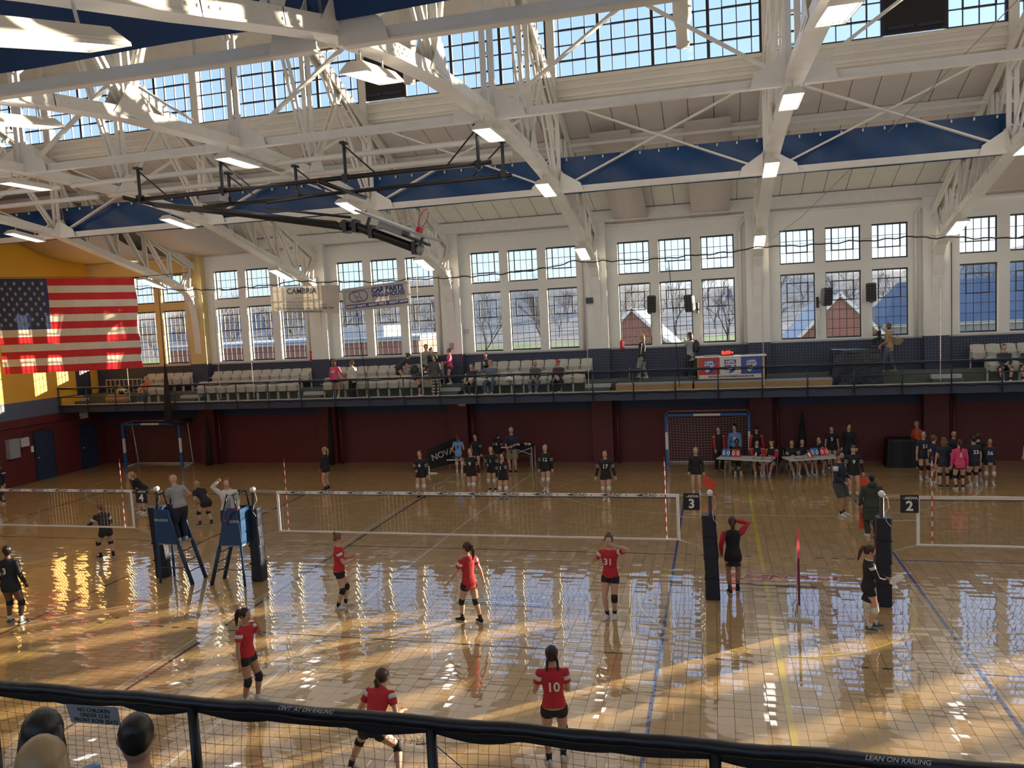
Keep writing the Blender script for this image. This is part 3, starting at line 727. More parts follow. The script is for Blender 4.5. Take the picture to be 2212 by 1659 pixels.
# ------------------------------------------------------------------ far balcony: railing, seats, things on it
rl = thing('balcony_railing', 'dark blue pipe railing along the far balcony edge', 'railing', (0, 12.75, 3.15))
MB().tube([(XL, 0, .80), (XR, 0, .80)], .032).build('top_rail', NAVY, rl, True)
MB().tube([(XL, 0, .38), (XR, 0, .38)], .022).build('middle_rail', NAVY, rl, True)
pm = MB().tube([(0, 0, -.32), (0, 0, .78)], .026).mesh('post', NAVY, True)
for i in range(-16, 22): link('post', pm, rl, (1.12 + i * 1.532 - .05, 0, 0))
pts = []; 
for i in range(300):
    x = XL + .1 + i * .16
    if x < 20: pts.append((x, -.03, .77 - .035 * abs(math.sin(i * .21)) - .012 * math.sin(i * 1.3)))
MB().tube(pts, .022, n=5).build('netting_edge', NETB, rl, True)
pts = [(x, -.13, -.02 + .015 * math.sin(i * 1.1)) for i, x in enumerate([XL + .1 + i * .16 for i in range(270)])]
MB().tube(pts, .035, n=5).build('gathered_netting', NETB, rl, True)

def seat():
    t = thing('stadium_seat', '', 'seat', (0, 0, 0)); w_ = .46
    b = MB(); n = 6
    V = []
    for (z, y) in ((.44, .02), (.60, .06), (.80, .12), (.84, .125)):
        for i in range(n + 1):
            u = i / n - .5; zz = z + (.02 * (1 - 4 * u * u) if z > .83 else 0)
            V.append((u * w_, y + .05 * (1 - 4 * u * u), zz))
    m1 = len(V); V2 = [(v[0], v[1] + .025, v[2]) for v in V]; F = []
    for j in range(3):
        for i in range(n): a = j * (n + 1) + i; F.append((a, a + 1, a + n + 2, a + n + 1)); F.append(tuple(m1 + q for q in (a + n + 1, a + n + 2, a + 1, a)))
    for j in range(3): a = j * (n + 1); F.append((a, a + n + 1, m1 + a + n + 1, m1 + a)); a += n; F.append((a + n + 1, a, m1 + a, m1 + a + n + 1))
    for i in range(n): a = 3 * (n + 1) + i; F.append((a, a + 1, m1 + a + 1, m1 + a)); a = i; F.append((a + 1, a, m1 + a, m1 + a + 1))
    b.add(V + V2, F); b.build('seat_back', SEATM, t)
    b = MB(); V = []
    for (z, y, ws) in ((.40, -.02, 1), (.56, -.05, 1), (.70, -.02, .9), (.40, -.06, 1), (.56, -.09, 1), (.70, -.06, .9)):
        for i in range(5): u = i / 4 - .5; V.append((u * w_ * .92 * ws, y, z - (.09 * (1 - 4 * u * u) if z == .40 else 0)))
    F = []
    for (o, sg) in ((0, 1), (15, -1)):
        for j in range(2):
            for i in range(4): a = o + j * 5 + i; q = (a, a + 1, a + 6, a + 5); F.append(q if sg < 0 else q[::-1])
    for i in range(4): F.append((i + 1, i, 15 + i, 16 + i)); F.append((10 + i, 11 + i, 26 + i, 25 + i))
    for j in range(2): F.append((j * 5, j * 5 + 5, 20 + j * 5, 15 + j * 5)); F.append((j * 5 + 9, j * 5 + 4, 19 + j * 5, 24 + j * 5))
    b.add(V, F); b.build('folded_seat_pan', SEATM, t)
    for s_ in (-1, 1):
        b = MB(); b.box(s_ * .235 - .012, s_ * .235 + .012, -.02, .10, 0, .60); b.box(s_ * .235 - .02, s_ * .235 + .02, -.22, .12, .58, .61); b.build('side_frame', SEATM, t)
    return t
s0 = seat(); KIDS(s0); used = False
secn = {0: 'left end bay', 1: 'bay below the large flag', 2: 'bay below the two banners', 3: 'bay with the seated men'}
def seats(k, x0, n, y, z, row, pitch=.5, f=None):
    global used
    for i in range(n):
        lab = f or 'cream folding stadium seat, %s row of the %s' % (row, secn[k]); g_ = 'stadium seats, %s row, %s' % (row, secn.get(k, 'right edge'))
        if not used: s0.location = (x0, y, z); s0['label'] = lab; s0['group'] = g_; used = True
        else: dup(s0, (x0 + i * pitch, y, z), None, lab, g_)
seats(1, -16.5, 10, 14.72, 3.50, 'back'); seats(1, -16.6, 10, 13.72, 3.115, 'front')
seats(2, -10.3, 10, 14.72, 3.50, 'back'); seats(2, -10.4, 10, 13.72, 3.115, 'front')
seats(3, -3.95, 10, 14.72, 3.50, 'back'); seats(3, -4.1, 10, 13.72, 3.115, 'front')
seats(0, -20.1, 5, 14.72, 3.50, 'back'); seats(0, -19.7, 3, 13.72, 3.115, 'front')
seats(7, 14.7, 5, 14.72, 3.50, 'back', f='cream stadium seat, back row at the right edge behind the seated boys')
seats(7, 14.95, 4, 13.72, 3.115, 'front', f='cream stadium seat, front row at the right edge where the boys sit')
b = MB()
for i in range(9): b.box(-22.75 + i * .25, -22.73 + i * .25, 14.9, 14.95, 3.5, 4.12)
b.box(-22.75, -20.7, 14.9, 14.95, 4.1, 4.14); b.box(-22.75, -20.7, 14.9, 14.95, 3.7, 3.73)
tag(b.build('seat_frame_row', SEATM), 'row of bare cream seat frames without seats at the left end of the balcony', 'seat frame')

# plywood platforms, table with league banner, clock, covered table
def platform(x0, x1, lab):
    t = thing('plywood_platform', lab, 'platform', ((x0 + x1) / 2, 13.6, 3.115)); w_ = (x1 - x0) / 2
    MB().box(-w_, w_, -.55, .5, .26, .31).build('deck_board', mat('worn_deck', (.34, .35, .36), .5), t); MB().box(-w_ + .01, w_ - .01, -.54, .49, 0, .26).build('side_board', PLY, t)
platform(1.9, 4.75, 'low plywood platform behind the railing left of the league table'); platform(4.8, 9.6, 'long low plywood platform under the league table')
t = thing('draped_table', 'plywood judging table draped with a red white and blue league banner', 'table', (6.13, 13.45, 3.43))
MB().box(-1.27, 1.27, -.05, .6, .86, .90).build('table_top', WHITE, t); MB().box(-1.25, 1.25, 0, .03, 0, .86).build('front_panel', PLY, t)
for s_ in (-1, 1): MB().box(s_ * 1.23 - .02, s_ * 1.23 + .02, 0, .55, 0, .86).build('side_panel', PLY, t)
bn = MB().box(-1.14, 1.12, -.035, -.015, .06, .86).build('league_banner', OFFW, t)
RB = (mat('banner_red', (.50, .05, .05), .6), OFFW, mat('banner_blue', (.04, .08, .36), .6))
for i in range(3):
    x0 = -1.14 + i * .753
    MB().box(x0, x0 + .753, -.038, -.036, .22, .86).build('colour_field', RB[i], bn)
    c = x0 + .376
    sh = [(c + a * .21, z) for a, z in ((-1, .76), (1, .76), (1, .50), (.85, .38), (.45, .30), (0, .26), (-.45, .30), (-.85, .38), (-1, .50))]
    MB().add([(x, -.0395, z) for x, z in sh], [tuple(range(9))]).build('shield', RB[2], bn)
    MB().add([(c - .19, -.0405, .60), (c + .19, -.0405, .60), (c + .19, -.0405, .56), (c - .19, -.0405, .56)], [(0, 3, 2, 1)]).build('shield_stripe', OFFW, bn)
    MB().add([(c - .17, -.0405, .37), (c + .06, -.0405, .55), (c + .16, -.0405, .55), (c - .06, -.0405, .30)], [(0, 3, 2, 1)]).build('shield_stripe', OFFW, bn)
    MB().add([(c - .18, -.0402, .44), (c - .18, -.0402, .55), (c - .05, -.0402, .55)], [(0, 2, 1)]).build('shield_corner', RB[0], bn)
    for sx, sz in ((-.06, .41), (.03, .48)):
        MB().add([(c + sx + r_ * math.sin(a), -.0412, sz + r_ * math.cos(a)) for a, r_ in [(i_ * PI / 5, (.028 if i_ % 2 == 0 else .011)) for i_ in range(10)]], [tuple(range(10))]).build('star', NAVY, bn)
    text('lettering', 'NFPL', .15, OFFW, bn, facing((c, -.042, .67)), bold=.006, shear=.15)
text('lettering', 'NATIONALFUTSALPREMIERLEAGUE.COM', .088, NAVY, bn, facing((0, -.042, .14)), bold=.003)
t = thing('digital_clock', 'black digital clock with red digits on the league table', 'clock', (6.02, 13.6, 4.331))
MB().box(-.24, .24, 0, .08, 0, .22).build('case', BLACK, t); text('digits', '8:09', .19, LEDR, t, facing((-.04, -.005, .11)), bold=.008); text('digits', '53', .09, LEDR, t, facing((.18, -.005, .11)), bold=.004)
t = thing('laptop', 'flat dark laptop at the left of the league table', 'laptop', (5.45, 13.7, 4.331)); MB().box(-.25, .25, -.12, .12, 0, .02).build('base', BLACK, t); MB().box(-.25, .25, -.12, .12, .022, .03).build('lid', WHITE, t)
b = MB(); b.loft([(6.55, 13.7, 4.345), (6.75, 13.68, 4.36), (6.95, 13.7, 4.37), (7.1, 13.72, 4.35)], [(.05, .012)] * 4, n=6); tag(b.build('headset', BLACK, None, True), 'black cables and headset at the right of the league table', 'headset')
t = thing('covered_table', 'tall table covered by a black tarpaulin on the far balcony', 'table', (10.45, 13.75, 3.115))
b = MB(); rd = random.Random(3)
V = []
for z, e in ((0, .10), (.4, .05), (1.14, 0), (1.25, -.01)):
    for i in range(32):
        a = i / 32 * 2 * PI; x = max(-.78, min(.78, 1.1 * math.cos(a))); y = max(-.42, min(.42, .8 * math.sin(a))); r_ = 1 + e + (rd.uniform(-.03, .03) if z < 1.2 else 0)
        V.append((x * r_, y * r_, z + (.06 * math.sin(i) if z > 1.2 else 0)))
F = [(j * 32 + i, j * 32 + (i + 1) % 32, (j + 1) * 32 + (i + 1) % 32, (j + 1) * 32 + i) for j in range(3) for i in range(32)] + [tuple(96 + i for i in range(32)), tuple(reversed(range(32)))]
b.add(V, F); b.build('tarpaulin', mat('black_tarp', (.012, .014, .018), .3, bump=.6, bscale=6), t); MB().bar((-.8, -.45, 1.22), (.8, -.45, 1.22), .03, .03).build('folded_edge', NAVY, t)
def folding_chair(x, y, z, rz, lab, m=BLACK, grp=None):
    t = thing('folding_chair', lab, 'chair', (x, y, z), rz, grp)
    MB().box(-.2, .2, -.2, .2, .43, .46).build('seat', m, t); MB().loft([(-.2, .2, .72), (0, .23, .73), (.2, .2, .72)], [(.02, .12)] * 3, n=6, side=(0, 1, 0)).build('backrest', m, t)
    for s_ in (-1, 1):
        MB().tube([(s_ * .21, .24, .86), (s_ * .21, -.24, 0)], .012, n=6).build('leg', GREY, t); MB().tube([(s_ * .19, .22, 0), (s_ * .19, -.12, .44)], .012, n=6).build('leg', GREY, t)
    return t
folding_chair(2.55, 13.9, 3.115, 0, 'black folding chair behind the railing left of the league table')

# loudspeakers, extinguishers and small fittings on the far wall
def speaker(x, z, rz, tilt, lab):
    t = thing('loudspeaker', lab, 'speaker', (x, 14.78, z), rz, None)
    b = MB(); V = []
    for y, w_, h_ in ((-.18, .17, .33), (-.12, .185, .345), (.10, .12, .30), (.16, .09, .25)):
        for a, c in ((-1, -.85), (-1, .85), (-.8, 1), (.8, 1), (1, .85), (1, -.85), (.8, -1), (-.8, -1)): V.append((a * w_, y, c * h_))
    b.add(V, [(j * 8 + i, (j + 1) * 8 + i, (j + 1) * 8 + (i + 1) % 8, j * 8 + (i + 1) % 8) for j in range(3) for i in range(8)] + [tuple(range(8)), tuple(reversed(range(24, 32)))])
    c_ = b.build('cabinet', mat('speaker_shell', (.03, .035, .045), .4), t); c_.rotation_euler = (tilt, 0, 0)
    g_ = MB().box(-.15, .15, -.19, -.18, -.28, .28).build('grille', BLACK, t); g_.rotation_euler = (tilt, 0, 0)
    q = MB(); q.tube([(0, .12, -.1), (0, .3, -.2), (0, .45, -.2)], .03, n=6); q.box(-.05, .05, .40, .46, -.4, 0); q.build('wall_bracket', BLKST, t)
    MB().tube([(.05, .3, -.3), (.12, .42, -.7), (.04, .43, -1.1), (.1, .44, -1.45)], .012, n=5).build('cable', LGREY, t)
speaker(3.2, 6.40, .25, .10, 'leftmost of four black wall speakers, between two windows'); speaker(4.72, 6.36, -.6, .12, 'second wall speaker from the left, turned to the right')
speaker(9.62, 6.34, .6, .12, 'third wall speaker from the left, turned to the left'); speaker(11.2, 6.42, -.2, .10, 'rightmost of the four black wall speakers')
def extinguisher(x, lab):
    t = thing('fire_extinguisher', lab, 'fire extinguisher', (x, YF - .12, 4.62))
    MB().loft([(0, 0, 0), (0, 0, .02), (0, 0, .34), (0, 0, .40), (0, 0, .42)], [(.06, .06), (.07, .07), (.07, .07), (.03, .03), (.02, .02)]).build('cylinder', RED, t, True)
    MB().box(-.02, .02, -.08, .03, .42, .47).build('handle', BLACK, t); MB().tube([(.02, 0, .44), (.09, 0, .36), (.09, 0, .1)], .012, n=5).build('hose', BLACK, t)
extinguisher(-11.9, 'red fire extinguisher on the far wall right of the cream hotel banner'); extinguisher(1.95, 'red fire extinguisher on the far wall left of the speaker bay')
tag(MB().box(.62, .92, YF - .5, YF - .36, 6.55, 6.78).build('wall_lantern', BLKST), 'small black lamp box on the pier right of the middle windows', 'wall lamp')
tag(MB().box(-4.7, -4.5, YF - .05, YF - .002, 5.55, 5.75).build('alarm_box', LGREY), 'small pale alarm box on the wall left of the middle windows', 'alarm box')
tag(MB().box(-5.25, -5.1, YF - .44, YF - .38, 4.95, 5.2).build('pull_station', GREY), 'small grey box on the pier behind the pink sweatshirt', 'alarm box')
tag(MB().box(-5.05, -4.75, YF + -.3, YF - .23, 2.5, 2.78).build('exit_light', OFFW), 'pale twin emergency light on the red pier under the balcony', 'emergency light')
tag(MB().box(XL + .001, XL + .12, 13.9, 14.3, 2.4, 2.68).build('exit_light', OFFW), 'pale emergency light above the dark door in the left corner', 'emergency light')

# protective net hanging in front of the far balcony
pn = thing('protective_net', 'fine pale netting hung on a black rope in front of the far balcony', 'net', (0, 12.62, 0))
anc = [(-17.9, 8.19), (-15.39, 7.97), (-12.72, 7.97), (-11.0, 8.1), (-8.92, 7.93), (-6.02, 7.84), (-1.4, 7.86), (.66, 8.14), (1.61, 8.06), (4.96, 8.04), (7.2, 8.19), (10.38, 8.17), (11.98, 8.21), (13.25, 8.09), (15.47, 7.93), (19, 8.1)]
anc = [(-23.4, 8.3)] + anc
def ropez(x):
    for (a, za), (c, zc) in zip(anc, anc[1:]):
        if a <= x <= c: return za + (zc - za) * (x - a) / (c - a) - .05 * math.sin(PI * (x - a) / (c - a))
    return 8.0
pts = []
x = -23.3
i = 0
while x < 18.8: pts.append((x, 0, ropez(x) + .035 * math.sin(i * 1.3) * math.sin(i * .37))); x += .16; i += 1
MB().tube(pts, .022, n=5).build('rope', NETB, pn, True)
MB().tube([(p[0], .02, p[2] + .05) for p in pts[::6]], .006, n=4).build('steel_wire', GREY, pn)
b = MB(); x = -23.2
while x < 18.6:
    z1 = ropez(x) - .05; b.add([(x - .0009, 0, 3.95), (x + .0009, 0, 3.95), (x + .0009, 0, z1), (x - .0009, 0, z1)], [(0, 1, 2, 3)]); x += .10
z = 4.05
while z < 7.8: b.add([(-23.2, .002, z - .0009), (18.6, .002, z - .0009), (18.6, .002, z + .0009), (-23.2, .002, z + .0009)], [(0, 1, 2, 3)]); z += .10
b.build('net_mesh', NETW, pn, kind='stuff')
for x, zt, m in ((-19.5, 7.9, NETW), (-14.9, 7.8, NETW), (-13.3, 4.8, NETW), (-5.7, 8.0, NETW), (7.25, 7.6, NETW), (.95, 7.9, NETW), (13.3, 7.9, NETB), (12.95, 6.8, NETW), (-8.1, 6.9, NETB), (4.3, 7.9, NETB)):
    MB().tube([(x - (.25 if m is NETB and x < 5 else 0), -.02, zt), (x, -.02, 3.3)], .014, n=5).build('drop_cord', m, pn)

tag(MB().tube([(11.9, 1.8, 12.2), (10.66, 7.0, 10.96), (8.59, 12.6, 9.09), (7.3, 15.2, 8.3)], .011, n=5).build('steel_cable', GREY), 'thin steel cable sloping across the right half from roof to far wall', 'cable')
tag(MB().tube([(-12, -3.6, 11.05), (1.05, -3.6, 11.0), (7.24, -3.6, 11.0), (19.6, -3.6, 11.05)], .007, n=4).build('steel_cable', GREY), 'thin wire running level through the trusses before the high windows', 'cable')
# gathered black divider curtains
def bundle(x, y, z0, z1, w_, lab, foot=None):
    b = MB(); b.loft([(x, y, z1 + 3.25 if z1 > 4 else z1), (x, y, z1), (x, y, z1 - .3), (x - .02, y, (z0 + z1) / 2), (x - .06, y, z0)], [(.012, .012), (.02, .02), (.06, .05), (w_ * .7, .09), (w_, .12)], n=10)
    if foot: b.loft(foot, [(.16, .12), (.25, .14), (.22, .12), (.12, .1)], n=10)
    tag(b.build('divider_curtain', NETB, None, True), lab, 'divider curtain')
bundle(-17.55, 12.60, 2.3, 4.95, .20, 'gathered black divider net hanging in front of the left balcony', [(-17.6, 12.60, 2.4), (-17.5, 13.2, 2.25), (-17.6, 13.9, 2.25), (-17.9, 14.0, 2.2)])
bundle(-17.25, 14.75, .02, 2.3, .16, 'gathered black net standing right of the left goal')
bundle(8.75, 15.0, .02, 2.0, .2, 'dark cone of gathered net against the wall behind the scoring tables')
bundle(-11.05, 14.85, .02, 2.75, .13, 'black wrapped post left of the long dark red wall')

# ------------------------------------------------------------------ banners and flag
def clothmat(name, col, tr=.45, **k): return mat(name, col, .7, trans=tr, **k)
VIN = clothmat('banner_vinyl', (.66, .61, .54)); VIN2 = clothmat('banner_vinyl_grey', (.62, .60, .58))
def banner(name, c4, m, lab):
    (x0, z0), (x1, z1), (x2, z2), (x3, z3) = c4; y = 12.575; b = MB(); n = 12   # TL TR BR BL
    for sd_ in (0, .006):
        for i in range(n + 1):
            u = i / n
            for v in (0, .5, 1):
                xt, zt = x0 + (x1 - x0) * u, z0 + (z1 - z0) * u; xb, zb = x3 + (x2 - x3) * u, z3 + (z2 - z3) * u
                b.v.append((xt + (xb - xt) * v, y + sd_, zt + (zb - zt) * v))
    o = 3 * (n + 1)
    for i in range(n):
        for j in range(2): a = 3 * i + j; q = (a, a + 1, a + 4, a + 3); b.f += [q, tuple(o + w_ for w_ in reversed(q))]; b.m += [0, 0]
    bb = b.build(name, m); tag(bb, lab, 'banner')
    for i in range(5):
        u = .02 + .24 * i; x = x0 + (x1 - x0) * u; z = z0 + (z1 - z0) * u; MB().tube([(x, y, z - .03), (x, 12.61, max(z + .02, ropez(x)))], .006, n=4).build('tie', NETB, bb)
    return bb
HB = mat('banner_ink_black', (.05, .05, .06), .6); HO = mat('banner_ink_orange', (.65, .25, .03), .6); HR = mat('banner_ink_red', (.35, .05, .05), .6); HN = mat('banner_ink_navy', (.03, .04, .16), .6); HG = mat('banner_ink_grey', (.2, .17, .14), .6)
b1 = banner('hotel_banner', ((-12.12, 7.88), (-9.02, 7.80), (-9.09, 6.66), (-12.16, 6.91)), VIN, 'cream vinyl hotel banner with dark capital lettering hung before the left windows')
r1 = lambda x, z: facing((x, 12.567, z)) @ Matrix.Rotation(-.04, 4, 'Z')
text('lettering', 'CAMBRiA', .32, HB, b1, r1(-10.72, 7.64), bold=.008); text('lettering', 'suites & hotels', .13, HO, b1, r1(-10.7, 7.37), shear=.3)
text('lettering', 'Akron / Canton Airport', .15, HG, b1, r1(-10.68, 7.20)); text('lettering', '1787 Thorn Drive Uniontown (Green), OH 44685', .10, HG, b1, r1(-10.66, 7.07))
text('lettering', 'for Corporate or Group Rates Call 330.899.1990', .132, HB, b1, r1(-10.64, 6.94), bold=.002); text('lettering', 'www.cambriasuitesakron.com', .13, HB, b1, r1(-10.62, 6.81), bold=.002)
b2 = banner('car_parts_banner', ((-8.93, 7.62), (-5.98, 7.82), (-5.98, 6.80), (-8.85, 6.70)), VIN2, 'grey white car parts shop banner with navy strip hung left of the hoop')
r2 = lambda x, z: facing((x, 12.567, z)) @ Matrix.Rotation(.055, 4, 'Z')
MB().add([(-8.75, 12.569, 6.80), (-6.08, 12.569, 6.92), (-6.08, 12.569, 7.10), (-8.75, 12.569, 6.97)], [(0, 1, 2, 3)]).build('navy_strip', HN, b2)
text('lettering', 'RIGHT PARTS - RIGHT PRICE - RIGHT NOW', .135, OFFW, b2, r2(-7.42, 6.945), bold=.005, shear=.15)
text('lettering', 'CAR PARTS', .27, HN, b2, r2(-6.95, 7.52), bold=.012, shear=.08); text('lettering', 'WAREHOUSE', .235, HN, b2, r2(-6.92, 7.32), bold=.010, shear=.08)
text('lettering', '26 LOCATIONS TO SERVE YOU', .105, HR, b2, r2(-6.93, 7.17), shear=.15)
_b = MB()
def cyl(P, r_): _b.tube([(p[0], 12.567, p[1]) for p in P], r_, n=4)
for rr, off in ((.22, 0), (.195, 0)):
    P_ = arc(-8.40, 7.28, rr, 90, 270, 12) + arc(-8.02, 7.31, rr, -90, 90, 12); P_.append(P_[0]); cyl(P_, .007)
cyl([(-8.45, 7.46), (-8.2, 7.08), (-8.1, 7.28), (-8.0, 7.12)], .009); cyl([(-8.45, 7.46)] + arc(-8.25, 7.36, .10, 90, -80, 8) + [(-8.32, 7.27)], .009)
_b.build('emblem', HN, b2)
_b = MB(); cyl([(-8.82, 6.76), (-8.83, 7.5), (-6.06, 7.72), (-6.06, 6.86)], .006); _b.build('border_line', HB, b2)

FRED = clothmat('flag_red', (.62, .035, .045), .40); FWH = clothmat('flag_white', (.72, .66, .54), .40); FBL = clothmat('flag_blue', (.045, .07, .16), .35)
fx0, fx1 = -23.15, -16.25; FY = 9.6
def fpt(u, v, dy=0):      # u 0..1 left to right, v 0..1 bottom to top
    top = 8.80 + (8.40 - 8.80) * u; bot = 4.83 + (4.90 - 4.83) * u
    fold = .05 * math.sin(u * 34 + v * 6) * (.3 + .7 * u) + .12 * math.sin(u * 5 + 1.2) * (1 - v) + .03 * math.sin(u * 11 - v * 14 * u + 1) + .02 * math.sin((u * 16 - v * 5) * 3.1) * u
    xo = .25 * u * (1 - v) - .12 * (1 - u) * 0
    return (fx0 + (fx1 - fx0) * u + xo * .35, FY + fold + dy, bot + (top - bot) * v)
b = MB(); nu, nv = 120, 39
for i in range(nu + 1):
    for j in range(nv + 1): b.v.append(fpt(i / nu, j / nv))
for i in range(nu):
    for j in range(nv):
        a = i * (nv + 1) + j; b.f.append((a, a + nv + 1, a + nv + 2, a + 1)); st = int((nv - 1 - j) // 3)
        b.m.append(2 if (i < nu * .4 and st < 7) else (0 if st % 2 == 0 else 1))
flag = b.build('large_flag', [FRED, FWH, FBL], None, True); tag(flag, 'huge flag with red and white stripes and starred blue canton at left', 'flag')
b = MB()
for r_ in range(9):
    for c_ in range(6 if r_ % 2 == 0 else 5):
        u0 = .4 * ((c_ + .5) / 6 if r_ % 2 == 0 else (c_ + 1) / 6); v0 = 1 - (7 / 13) * (r_ + 1) / 10
        V = []
        for i_ in range(10):
            R_ = .105 if i_ % 2 == 0 else .042
            a = i_ * PI / 5; V.append(fpt(u0 + R_ * math.sin(a) / 6.9, v0 + R_ * math.cos(a) / 3.7, -.012))
        V.append(fpt(u0, v0, -.012)); b.add(V, [(i_, (i_ + 1) % 10, 10) for i_ in range(10)])
b.build('stars', FWH, flag)
MB().tube([(-23.45, 9.62, 8.87), (-16.2, 9.62, 8.43), (-14.0, 9.9, 8.5)], .012, n=5).build('hoist_rope', NETB, flag)

# ------------------------------------------------------------------ folded basketball backstop
t = thing('basketball_backstop', 'black folded ceiling basketball backstop with grey board and red hoop', 'basketball hoop', (0, 0, 0))
PB = lambda *p: p
MB().tube([(-7.9, 0, 9.46), (1.05, 0, 9.51)], .055).build('main_rail', BLKST, t, True); MB().tube([(-7.1, 1.35, 9.38), (1.15, 1.35, 9.44)], .05).build('second_rail', BLKST, t, True)
MB().tube([(-8.1, -.35, 9.48), (-7.95, .6, 9.42), (-7.7, 1.6, 9.36)], .05).build('cross_pipe', BLKST, t, True); MB().tube([(-2.85, -.45, 9.38), (-2.8, .6, 9.33), (-2.75, 1.75, 9.3)], .055).build('cross_pipe', BLKST, t, True)
for x, y, zt in ((-7.9, 0, 10.2), (-5.6, 0, 10.2), (-2.4, 0, 10.25), (.75, 0, 10.3), (-6.3, 1.35, 10.15), (-4.4, 1.35, 10.15), (.95, 1.35, 10.2)):
    b = MB(); b.tube([(x, y, 9.35), (x, y, zt)], .04); b.cbox((x, y, 9.48), (.14, .14, .16)); b.cbox((x, y, zt), (.12, .2, .06)); b.build('hanger_pipe', BLKST, t)
    MB().tube([(x, y, zt - .05), (x + (.75 if x < 0 else -.75), y, 9.5)], .02, n=6).build('brace_pipe', BLKST, t)
MB().tube([(-8.0, .6, 9.42), (-5.4, .6, 8.98), (-2.8, .6, 8.47)], [.07, .085, .085]).build('main_mast', BLKST, t, True)
MB().tube([(-7.8, .35, 9.36), (-2.9, .4, 8.56)], .035).build('parallel_arm', BLKST, t, True); MB().tube([(-5.0, .9, 9.25), (-2.9, .8, 9.32)], .03).build('fold_link', BLKST, t, True); MB().tube([(-5.0, .9, 9.12), (-2.7, .75, 8.7)], .03).build('fold_link', BLKST, t, True)
MB().tube([(-2.9, .6, 8.5), (-2.5, .6, 8.46), (-2.2, .6, 8.33), (-.95, .6, 7.80)], .105, n=14).build('board_mast', BLKST, t, True)
MB().tube([(-1.0, .6, 7.825), (-.9, .6, 7.78)], .125, n=14).build('end_cap', GREY, t, True)
for x, z in ((-2.75, 8.47), (-2.5, 8.46), (-2.1, 8.3), (-1.05, 7.85)): MB().cbox((x, .6, z), (.1, .3, .3)).build('clamp', BLKST, t)
bdir = Vector((-.50, 0, 7.98)) - Vector((-2.26, 0, 8.75)); bdir.normalize(); nrm = Vector((-bdir.z, 0, bdir.x))
if nrm.z < 0: nrm = -nrm
P0 = Vector((-2.26, .6, 8.75)); P1 = P0 + bdir * 1.83
Mb = Matrix((( bdir.x, 0, nrm.x), (0, 1, 0), (bdir.z, 0, nrm.z)))
bd = MB().cbox((P0 + P1) / 2, (1.83, 1.07, .05), Mb).build('backboard', mat('backboard_glass', (.45, .47, .50), .2), t)
MB().cbox((P0 + P1) / 2 + nrm * -.0, (1.86, 1.10, .035), Mb).build('board_frame', GREY, t)
MB().cbox((P0 + P1) / 2 - nrm * .10 - bdir * .1, (.62, .5, .14), Mb).build('padding', GREY, t); MB().cbox((P0 + P1) / 2 - nrm * .16 + bdir * .2, (1.3, .2, .06), Mb).build('mount_bar', BLKST, t)
for q in (.15, 1.55): MB().bar(P0 + bdir * q - nrm * .05, P0 + bdir * q - nrm * .36, .06, .06).build('mount_arm', BLKST, t)
rc_ = P0 + bdir * 1.42 + nrm * .36; r_dir = (nrm * .95 + bdir * .05).normalized()
hp = [rc_ + r_dir * .225 * math.cos(a) + Vector((0, 1, 0)) * .225 * math.sin(a) for a in [2 * PI * i / 24 for i in range(25)]]
MB().tube(hp, .012, n=6, cap=False).build('hoop', RED, t, True)
MB().cbox(P0 + bdir * 1.42 + nrm * .07, (.10, .2, .14), Mb).build('hoop_bracket', RED, t)
b = MB()
for i in range(12):
    a = 2 * PI * i / 12
    for s_ in (-1, 1):
        a2 = a + s_ * .5
        b.tube([rc_ + r_dir * .22 * math.cos(a) + Vector((0, .22 * math.sin(a), 0)), rc_ + bdir * .2 + r_dir * .15 * math.cos(a2) + Vector((0, .15 * math.sin(a2), -.02)), rc_ + bdir * .36 + r_dir * .11 * math.cos(a2 + s_ * .4) + Vector((0, .11 * math.sin(a2 + s_ * .4), -.08))], .005, n=4)
b.build('hoop_net', NETW, t, kind='stuff')
MB().box(-6.9, -6.3, .9, 1.3, 9.42, 9.66).build('winch_motor', GREY, t)

# vent pipes high in the monitor
for x, lab in ((-2.7, 'left'), (5.0, 'middle'), ):
    tag(MB().loft([(x, 5.2, 13.0), (x, 5.2, 13.5), (x, 5.2, 13.75), (x, 5.2, 16.0)], [(.17, .17), (.17, .17), (.24, .24), (.24, .24)], n=14).build('vent_pipe', OFFW, None, True), 'pale %s vent pipe hanging before the high windows' % lab, 'vent pipe')

